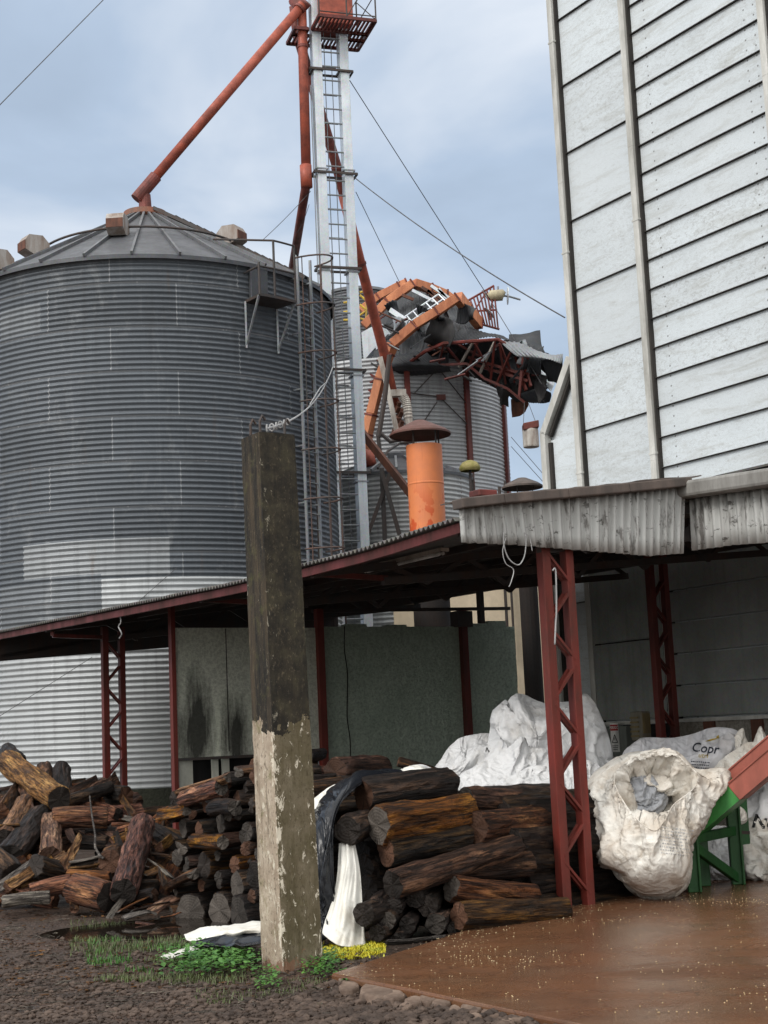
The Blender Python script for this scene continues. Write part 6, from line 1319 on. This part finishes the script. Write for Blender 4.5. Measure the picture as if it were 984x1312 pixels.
# open sack at the slab
def open_sack():
    Y = 13.9; outer = [(757, 1022), (764, 1000), (782, 986), (812, 968), (845, 962), (868, 964), (890, 986), (925, 984), (930, 996), (912, 1018), (902, 1050), (884, 1080), (879, 1125), (862, 1141), (838, 1143), (806, 1132), (784, 1112), (764, 1104), (758, 1070)]
    mouth = [(786, 1006), (794, 990), (818, 974), (846, 967), (866, 970), (878, 982), (890, 996), (886, 1010), (872, 1022), (854, 1034), (840, 1052), (826, 1064), (808, 1052), (794, 1030)]
    NB = 220; C0 = A(838, 1012, Y); 
    def by_ang(pts):
        P = [A(x, y, Y) for x, y in pts]; P = spline(P, 720, True); P = [(atan2(p.z - C0.z, p.x - C0.x), p) for p in P]; P.sort(key=lambda t: t[0]); out = []
        j = 0
        for i in range(NB):
            a = -pi + 2 * pi * (i + .5) / NB; out.append(min(P, key=lambda t: abs(t[0] - a))[1])
        return out
    Bo, Bm = by_ang(outer), by_ang(mouth); fwd = V((-.1, -1, .1)).normalized()
    root = empty('bulk_bag', V((C0.x, Y, ST)), 'big open-mouthed white sack slumped at the slab edge, soiled brown', 'bag', 'white bulk bags under the shed')
    rows = []; back = []
    for j in range(13):
        r = 1 - j / 12; back.append([lerp(C0, q, r) - fwd * (.55 * sqrt(max(0, 1 - r * r))) for q in Bo] )
    K1, K2 = 40, 22
    for j in range(K1 + 1):
        t = j / K1; row = []
        for i in range(NB):
            p = lerp(Bo[i], Bm[i], t); low = sm(.1, -.5, p.z - C0.z); h = lerp(.34, .52, low) * sqrt(max(0, 1 - (1 - t) ** 2)) + .05 * t; q = p + fwd * h + V((0, .85 * t * (p.z - C0.z), 0))
            s_ = sm(.0, .12, t) ; hz = 1 + 1.8 * low; n = cloth_n(q, 21, 1.1 / (1 + .5 * low), 1.0 * hz); fold = .5 * sin(38 * q.z + 3 * N3(q, 2.5) + 4 * q.x) * low
            q = q + fwd * ((.026 * n + .006 * fold) * (1 - .25 * t)) + (Bo[i] - C0).normalized() * (.02 * n * (1 - s_)); row.append(q)
        row.append(row[0]); rows.append(row)
    rim = [(r_) for r_ in rows[-1][:-1]]
    for j in range(1, K2 + 1):
        t = j / K2; row = []
        for i in range(NB):
            p = lerp(rim[i], C0 + fwd * -.05 + V((-.02, 0, -.05)), min(1, .06 + .94 * t ** 1.4)); dep = .34 * sm(0, .6, t); q = p - fwd * dep; q = q - fwd * (.05 * cloth_n(q, 33, 1.3, 1.3)); row.append(q)
        row.append(row[0]); rows.append(row)
    m_ = M(); m_.grid(rows); m_.grid([r_ + [r_[0]] for r_ in back]); sk = m_.build('sack', C_dirty, root, smooth=True)
    rumple(sk, [(Bo, .05, 1.0), (rim, .012, .9), ([C0 + fwd * -.4 + V((a * .05, 0, c_ * .05)) for a in range(-2, 3) for c_ in range(-2, 3)], .12, 1.0)], 11, .2, 0, .8)
    # rolled rim
    b = M(); pts = [p - fwd * .0 + fwd * .012 * N3(p, 9) for p in rim]; b.tube(pts + [pts[0]], [.006 + .004 * N3(p, 7) for p in pts] + [.006], 7, cap=False); b.build('rim_hem', C_dirty, root, smooth=True)
    # what is inside: grey liner film and crushed sacking
    gp = inflate('liner_film', [(800, 1008), (815, 994), (830, 992), (846, 1006), (856, 1022), (850, 1036), (836, 1050), (826, 1058), (814, 1044), (804, 1026)], Y + .02, .12, None, C_liner, .075, 41, 0, None, 1.6, 1.6, parent=root, K=26, NB=90)
    gp = inflate('inner_fold', [(812, 985), (826, 978), (846, 990), (866, 992), (876, 1004), (866, 1016), (850, 1014), (838, 1000), (826, 1000)], Y + .08, .14, None, C_dirty, .07, 47, 0, None, 1.5, 1.5, parent=root, K=22, NB=80)
    inflate('inner_fold', [(800, 1000), (816, 984), (840, 976), (862, 980), (880, 996), (870, 1012), (850, 1008), (830, 1000)], Y + .25, .10, None, C_white, .05, 49, parent=root, K=20, NB=80)
    # faded print on the belly
    lv_, lf_ = [], []
    for r_ in range(9):
        x = -1.2 + .1 * (r_ % 3)
        while x < 1.1: w_ = rnd.uniform(.06, .2); k = len(lv_); y = .9 - .24 * r_; lv_ += [(x, y), (x + w_, y), (x + w_, y + .09), (x, y + .09)]; lf_.append((k, k + 1, k + 2, k + 3)); x += w_ + .08
    return root, sk, (lv_, lf_)
sack, sack_mesh, sack_print = open_sack()
# grey-white sacks behind it, one printed
prt = inflate('bulk_bag', [(800, 968), (815, 950), (828, 945), (860, 946), (885, 942), (912, 933), (940, 934), (952, 945), (950, 962), (936, 980), (912, 994), (890, 1000), (840, 1000), (808, 992)], 15.2, .28, 'grey-white printed sack with a yellow swoosh lying behind the open sack', C_grey, .035, 51, 0, 'white bulk bags under the shed', 1.0, 1.2)
inflate('bulk_bag', [(915, 985), (930, 970), (946, 960), (958, 952), (972, 955), (975, 968), (958, 980), (935, 992)], 14.9, .18, 'soiled brown-white sack fold right of the printed sack', C_dirty, .06, 55, q=.62, sz=1.5)
inflate('bulk_bag', [(958, 975), (965, 952), (974, 932), (980, 940), (990, 955), (1010, 965), (1010, 985), (975, 990)], 15.0, .18, 'pointed white sack corner standing up behind the red trough', C_dirty, .04, 58, q=.62)
inflate('bulk_bag', [(936, 960), (944, 940), (952, 934), (955, 945), (960, 958), (950, 966)], 15.1, .10, 'small twisted sack neck beside the printed sack', C_dirty, .05, 59, q=.62)
inflate('bulk_bag', [(935, 1040), (960, 1015), (985, 1000), (1030, 990), (1060, 1000), (1060, 1060), (1000, 1070), (950, 1060)], 15.3, .30, 'bluish white sack under the red trough at the right edge', C_white, .08, 61, q=.62, power=.75)
nb = inflate('bulk_bag', [(948, 1060), (962, 1048), (990, 1042), (1040, 1040), (1070, 1060), (1060, 1100), (1000, 1100), (960, 1092)], 15.0, .26, 'soiled sack with bold black letters at the right edge', C_dirty, .05, 64, q=.62, sz=1.5, power=.75)
inflate('bulk_bag', [(936, 1095), (955, 1082), (990, 1085), (1050, 1080), (1070, 1110), (1050, 1128), (980, 1124), (945, 1122)], 14.8, .24, 'brown-stained sack lowest at the right edge', C_dirty, .08, 67, q=.62, sz=1.8, power=.75)
inflate('bulk_bag', [(895, 1075), (915, 1060), (940, 1062), (966, 1075), (975, 1100), (962, 1122), (930, 1128), (898, 1128), (890, 1110)], 15.0, .22, 'white sack lying behind the green stand legs', C_white, .08, 70, q=.62, power=.75)
inflate('bulk_bag', [(930, 1035), (944, 1032), (955, 1040), (957, 1052), (946, 1056), (934, 1050)], 14.8, .08, 'small dirty sack lump under the red trough', C_dirty, .03, 72, q=.62)
inflate('bulk_bag', [(783, 1010), (800, 985), (812, 972), (830, 970), (840, 985), (830, 1010), (800, 1030)], 14.6, .2, 'white sack wedged between the post and the open sack', C_dirty, .05, 74, q=.62)
def project_print(obj, vs, fs, px, py, sx, ang, name, mt, parent, lift=.006):
    """lay lettering on a sack: drop each vertex onto the sack's real surface along the line the camera looks"""
    me = obj.data; base = WL[obj.name]; bv = BVHTree.FromPolygons([v.co + base for v in me.vertices], [tuple(p.vertices) for p in me.polygons]); out = []
    ca, sa = cos(ang), sin(ang)
    for x, y in vs:
        X, Y_ = px + sx * (x * ca + y * sa), py - sx * (-x * sa + y * ca); d = ray(X, Y_).normalized(); h = bv.ray_cast(CAM, d)
        out.append(h[0] - d * lift if h[0] else A(X, Y_, 14.9))
    b = M(); b.add(out, fs); return b.build(name, mt, parent)
def dense(vs, fs, it=2):
    for _ in range(it):
        vs = list(vs); mid_ = {}; nf = []
        def md(a, c):
            k_ = (min(a, c), max(a, c))
            if k_ not in mid_: vs.append(((vs[a][0] + vs[c][0]) / 2, (vs[a][1] + vs[c][1]) / 2)); mid_[k_] = len(vs) - 1
            return mid_[k_]
        for f in fs:
            for t_ in range(1, len(f) - 1):
                a, c, e = f[0], f[t_], f[t_ + 1]; x, y, z = md(a, c), md(c, e), md(e, a); nf += [(a, x, z), (x, c, y), (z, y, e), (x, y, z)]
        fs = nf
    return vs, fs
M_navy = paint('print_navy', (.05, .055, .075), None, .7, 6, .3); M_ochre = paint('print_ochre', (.55, .40, .05), None, .7, 6, .3)
vs, fs = dense(*text_mesh('Copr', 1.0, .012, .2, width=.95), 1); project_print(prt, vs, fs, 903, 959, 17, -.10 * -1, 'printed_name', M_navy, prt)
vs, fs = dense(*text_mesh('utri', 1.0, .0, .1), 1); project_print(prt, vs, fs, 901, 968, 9, .08, 'printed_line', M_ochre, prt)
sw = []; 
for i in range(15): t_ = i / 14; sw.append((-.9 + 1.7 * t_, -.25 + .55 * t_ ** 2)); 
sv = sw + [(x, y + .22 * sin(pi * i / 14) + .02) for i, (x, y) in enumerate(sw)]; sf = [(i, i + 1, i + 16, i + 15) for i in range(14)]
sv += [(.55, .2), (.95, .25), (.92, .75), (.6, .5)]; sf += [(29 + 1, 31, 32, 33)]
project_print(prt, sv, sf, 912, 948, 9.5, .05, 'printed_swoosh', M_ochre, prt)
lv_, lf_ = [], []
for r_ in range(4):
    x = -1.4 + .1 * r_
    while x < 1.3 - .1 * r_: w_ = rnd.uniform(.08, .22); k = len(lv_); y = -.42 * r_; lv_ += [(x, y), (x + w_, y), (x + w_, y + .16), (x, y + .16)]; lf_.append((k, k + 1, k + 2, k + 3)); x += w_ + .09
project_print(prt, lv_, lf_, 898, 977, 9, .07, 'small_print', M_navy, prt)
M_faint = paint('faded_print', (.30, .31, .34), (.5, .48, .44), .8, 9, .6); project_print(sack_mesh, sack_print[0], sack_print[1], 866, 1078, 17, .12, 'faded_print', M_faint, sack, .004)
vs, fs = dense(*text_mesh('No', 1.0, .03, .15), 1); project_print(nb, vs, fs, 979, 1054, 24, .12, 'printed_letters', M_ink, nb)
vs, fs = dense(*text_mesh('NG', 1.0, .02), 1); hb_ = [o for o in bpy.data.objects if o.get('label', '').startswith('rounded white bag slumped')][0]; project_print(hb_, vs, fs, 628, 962, 8, .3, 'printed_letters', M_ink, hb_)

# ================================================================== tarpaulins
def drape(name, rows_px, nx, ny, fold, mt, parent, seed=0, back=None, fr=(6, 5), solid=.006, sim=(7, .10, 0, .6)):
    ctrl = [[A(*q) for q in r] for r in rows_px]; cols = [spline(r, nx + 1) for r in ctrl]; out = []
    lines = [spline([c[i] for c in cols], ny + 1) for i in range(nx + 1)]
    for j in range(ny + 1):
        row = []
        for i in range(nx + 1):
            p = lines[i][j]; s_, t_ = i / nx, j / ny; n = V((-.3, -1, .25)).normalized(); f = ridged(V((s_ * fr[0], t_ * fr[1] * .35, seed)), 1.0, seed) + .35 * ridged(V((s_ * fr[0] * 2.1 + t_, t_ * fr[1], seed + 3)), 1.0, seed)
            row.append(p + n * fold * f)
        out.append(row)
    b = M(); b.grid(out); o = b.build(name, mt, parent, smooth=True, solid=solid)
    if sim: rumple(o, [(out[0], .03, 1.0), (out[-1], .03, 1.0)], *sim)
    return o
tp_ = empty('black_tarp', A(440, 1210, 12.1), 'black plastic tarp with white underside draped over the log stack', 'tarp')
drape('black_side', [[(405, 1040, 13.0), (425, 1018, 13.2), (460, 1000, 13.4), (500, 986, 13.6), (528, 992, 13.3)], [(403, 1075, 12.5), (422, 1046, 12.55), (446, 1026, 12.6), (476, 1012, 12.8), (510, 1004, 13.1)], [(402, 1130, 12.25), (420, 1095, 12.2), (436, 1070, 12.2), (450, 1058, 12.3), (468, 1038, 12.6)], [(403, 1180, 12.05), (414, 1160, 11.95), (424, 1140, 11.95), (432, 1120, 12.0), (444, 1090, 12.2)], [(403, 1214, 11.85), (410, 1210, 11.75), (418, 1205, 11.75), (426, 1196, 11.8), (436, 1180, 11.95)]], 90, 70, .07, C_tarpb, tp_, 3, fr=(5, 2), sim=(6, .14, 0, .25))
drape('white_side', [[(436, 1082, 12.1), (447, 1076, 12.1), (456, 1082, 12.15)], [(434, 1115, 11.98), (449, 1110, 11.92), (463, 1120, 12.0)], [(428, 1150, 11.9), (445, 1150, 11.82), (466, 1160, 11.9)], [(418, 1182, 11.8), (440, 1188, 11.7), (468, 1192, 11.8)], [(414, 1196, 11.72), (436, 1212, 11.6), (470, 1214, 11.72)]], 40, 50, .03, C_tarpw, tp_, 7, fr=(4, 3), sim=None)
drape('white_edge', [[(396, 1030, 13.05), (418, 1012, 13.25), (442, 1000, 13.4)], [(396, 1046, 12.9), (420, 1026, 13.05), (448, 1008, 13.25)], [(398, 1062, 12.8), (418, 1042, 12.9), (440, 1024, 13.1)]], 30, 16, .02, C_tarpw, tp_, 9)
drape('white_fold', [[(514, 986, 13.55), (535, 981, 13.6), (556, 990, 13.5)], [(518, 998, 13.3), (538, 992, 13.35), (556, 998, 13.35)]], 20, 8, .02, C_tarpw, tp_, 12)
gt = empty('ground_tarp', G(285, 1215), 'crumpled white and black tarp lying on the ground left of the pillar', 'tarp')
def gz(x, y, z): return G(x, y, z)
def drape_g(name, rows, nx, ny, fold, mt, seed):
    ctrl = [[gz(*q) for q in r] for r in rows]; cols = [spline(r, nx + 1) for r in ctrl]; lines = [spline([c[i] for c in cols], ny + 1) for i in range(nx + 1)]; b = M()
    b.grid([[lines[i][j] + Z * (fold * (.6 * ridged(lines[i][j], 3.2, seed) + .4 * ridged(lines[i][j], 7, seed + 1) + .7)) for i in range(nx + 1)] for j in range(ny + 1)]); return b.build(name, mt, gt, smooth=True, solid=.006)
drape_g('white_side', [[(236, 1205, .05), (262, 1196, .1), (290, 1194, .12), (335, 1188, .16)], [(240, 1211, .06), (270, 1205, .10), (300, 1201, .15), (338, 1196, .17)], [(262, 1216, .05), (285, 1211, .08), (305, 1207, .12), (338, 1203, .14)]], 60, 26, .035, C_tarpw, 2)
drape_g('white_corner', [[(206, 1229, .02), (230, 1221, .03), (252, 1216, .05)], [(214, 1232, .01), (236, 1227, .02), (256, 1222, .03)]], 30, 12, .02, C_tarpw, 4)
drape_g('black_side', [[(248, 1217, .05), (275, 1213, .07), (300, 1209, .10), (340, 1202, .13)], [(250, 1226, .03), (280, 1223, .05), (305, 1222, .07), (340, 1219, .09)]], 60, 18, .05, C_tarpb, 6)

# ================================================================== green stand and red trough
gs = empty('auger_trough', G(918, 1142, ST), 'red loading trough with a green end on green steel legs at the right edge', 'conveyor')
La, Lb = G(890, 1143, ST), G(946, 1133, ST); 
zA = A(888, 1070, La.y).z; zB = A(938, 1020, Lb.y).z
yT = La.y - .02
e0, e1 = A(892, 1072, yT), A(1050, 938, yT - .55)                       # bottom edge of the visible side plate
ax = (e1 - e0).normalized(); wd = V((ax.y, -ax.x, 0)).normalized(); wd = -wd if wd.y < 0 else wd; upv = wd.cross(ax); upv = upv if upv.z > 0 else -upv
tl = (A(947, 1025, yT - .2) - e0).length; hgt = m_of(24, yT); wid = .32
def plate(a, b_, name, mt):
    p0, p1 = e0 + ax * a, e0 + ax * b_
    m_ = M(); m_.prism([p0, p1, p1 + upv * hgt, p0 + upv * hgt + ax * (.0)], wd * .012); m_.prism([p0 + wd * wid, p1 + wd * wid, p1 + wd * wid + upv * hgt * 1.75, p0 + wd * wid + upv * hgt * 1.75], wd * .012); m_.prism([p0 + wd * .013, p1 + wd * .013, p1 + wd * wid, p0 + wd * wid], upv * .012)
    for s_, k_ in ((0, 1), (wid, 1.75)): m_.beam(p0 + wd * s_ + upv * hgt * k_, p1 + wd * s_ + upv * hgt * k_, .025, .012, upv)
    return m_.build(name, mt, gs)
plate(0, tl, 'green_end', M_green); plate(tl + .004, (e1 - e0).length, 'trough', M_trough)
b = M(); q = e0 + upv * .02; b.prism([q, q + wd * wid, q + wd * wid + upv * hgt * .9, q + upv * hgt * .9], -ax * .012); b.build('end_plate', M_greendk, gs)
for P, zt, nm in ((La, zA, 'leg'), (Lb, zB, 'leg')):
    b = M(); b.box(V((P.x, P.y, (ST + zt) / 2)), V((.062, 0, 0)), V((0, .04, 0)), Z * (zt - ST) / 2); b.box(V((P.x + .045, P.y - .02, (ST + zt) / 2)), V((.012, 0, 0)), V((0, .05, 0)), Z * (zt - ST) / 2); b.build(nm, M_greendk, gs, bevel=.008)
    b = M(); P2 = P + wd * .42 + V((0, .1, 0)); b.box(V((P2.x, P2.y, (ST + zt) / 2)), V((.05, 0, 0)), V((0, .04, 0)), Z * (zt - ST) / 2); b.build('leg', M_greendk, gs, bevel=.008)
zq = A(893, 1075, La.y).z
b = M(); b.beam(V((La.x, La.y, zq)), V((Lb.x, Lb.y, A(945, 1064, Lb.y).z)), .07, .085); b.build('cross_bar', M_greendk, gs, bevel=.006)
b = M(); b.beam(V((La.x, La.y, A(896, 1082, La.y).z)), V((Lb.x, Lb.y, A(944, 1126, Lb.y).z)), .06, .085); b.build('brace', M_greendk, gs, bevel=.006)
b = M(); b.beam(V((Lb.x, Lb.y, A(945, 1066, Lb.y).z)), V((Lb.x + .16, Lb.y + .1, A(956, 1068, Lb.y).z)), .03, .03); b.build('pin', M_darkiron, gs)
SUN_E, CLOUD, EXPO, BACK = 1.5, 1.0, 0.32, 2.0
# ================================================================== overcast daylight
SUN_EL, SUN_AZ = radians(38), radians(228)                             # high, behind the camera's left shoulder, veiled by cloud
sd_ = bpy.data.lights.new('sun', 'SUN'); sd_.energy = SUN_E; sd_.angle = radians(22); sd_.color = (1.0, .965, .92)
so = bpy.data.objects.new('sun', sd_); COL.objects.link(so); dirv = V((sin(SUN_AZ) * cos(SUN_EL), cos(SUN_AZ) * cos(SUN_EL), sin(SUN_EL)))
so.rotation_euler = dirv.to_track_quat('Z', 'Y').to_euler(); so.location = (0, 0, 40)
wd_ = bpy.data.worlds.new('World'); scene.world = wd_; wd_.use_nodes = True; t = wd_.node_tree; t.nodes.clear()
def nn(typ, **k):
    n_ = t.nodes.new('ShaderNode' + typ)
    for a, v in k.items(): setattr(n_, a, v)
    return n_
sky = nn('TexSky', sky_type='NISHITA', sun_disc=False, sun_elevation=SUN_EL, sun_rotation=SUN_AZ); sky.air_density = 1.2; sky.dust_density = 2
b1 = nn('Background'); b1.inputs[1].default_value = .085; t.links.new(sky.outputs[0], b1.inputs[0])
co = nn('TexCoord'); mp = nn('Mapping'); mp.inputs['Scale'].default_value = (1, 1, 2.6); mp.inputs['Location'].default_value = (.35, .2, .1); t.links.new(co.outputs['Generated'], mp.inputs[0])
n1 = nn('TexNoise'); n1.inputs['Scale'].default_value = 2.0; n1.inputs['Detail'].default_value = 6; n1.inputs['Roughness'].default_value = .5; n1.inputs['Distortion'].default_value = .3; t.links.new(mp.outputs[0], n1.inputs['Vector'])
r1 = nn('ValToRGB'); e = r1.color_ramp.elements; e[0].position = .33; e[0].color = (.285, .355, .45, 1); e[1].position = .64; e[1].color = (.72, .77, .84, 1); m2 = r1.color_ramp.elements.new(.5); m2.color = (.425, .52, .655, 1); t.links.new(n1.outputs[0], r1.inputs[0])
sx = nn('SeparateXYZ'); t.links.new(co.outputs['Generated'], sx.inputs[0])
gz_ = nn('MapRange', interpolation_type='SMOOTHSTEP'); gz_.inputs['From Min'].default_value = .42; gz_.inputs['From Max'].default_value = .95; gz_.inputs['To Min'].default_value = CLOUD; gz_.inputs['To Max'].default_value = CLOUD * 2.1; t.links.new(sx.outputs[2], gz_.inputs['Value'])
# the cloud deck is whiter and brighter overhead and towards the veiled sun behind the camera
bk_ = nn('MapRange', interpolation_type='SMOOTHSTEP'); bk_.inputs['From Min'].default_value = .35; bk_.inputs['From Max'].default_value = -.6; bk_.inputs['To Min'].default_value = 1.0; bk_.inputs['To Max'].default_value = BACK; t.links.new(sx.outputs[1], bk_.inputs['Value'])
mu = nn('Math', operation='MULTIPLY'); t.links.new(gz_.outputs[0], mu.inputs[0]); t.links.new(bk_.outputs[0], mu.inputs[1])
mb = nn('MapRange'); mb.inputs['From Min'].default_value = CLOUD; mb.inputs['From Max'].default_value = CLOUD * 1.7; t.links.new(mu.outputs[0], mb.inputs['Value'])
wm = nn('MixRGB'); wm.inputs[2].default_value = (.66, .655, .64, 1); t.links.new(mb.outputs[0], wm.inputs[0]); t.links.new(r1.outputs[0], wm.inputs[1])
b2 = nn('Background'); t.links.new(wm.outputs[0], b2.inputs[0]); t.links.new(mu.outputs[0], b2.inputs[1])
mx = nn('MixShader'); mx.inputs[0].default_value = .84; t.links.new(b1.outputs[0], mx.inputs[1]); t.links.new(b2.outputs[0], mx.inputs[2])
ow = nn('OutputWorld'); t.links.new(mx.outputs[0], ow.inputs[0])
vs_ = scene.view_settings; vs_.view_transform = 'Standard'; vs_.look = 'None'; vs_.exposure = EXPO; vs_.gamma = 1; vs_.use_curve_mapping = False
scene.render.engine = 'CYCLES'; scene.cycles.use_denoising = True; scene.cycles.max_bounces = 6; scene.cycles.diffuse_bounces = 3; scene.cycles.sample_clamp_indirect = 6
bpy.context.view_layer.update()
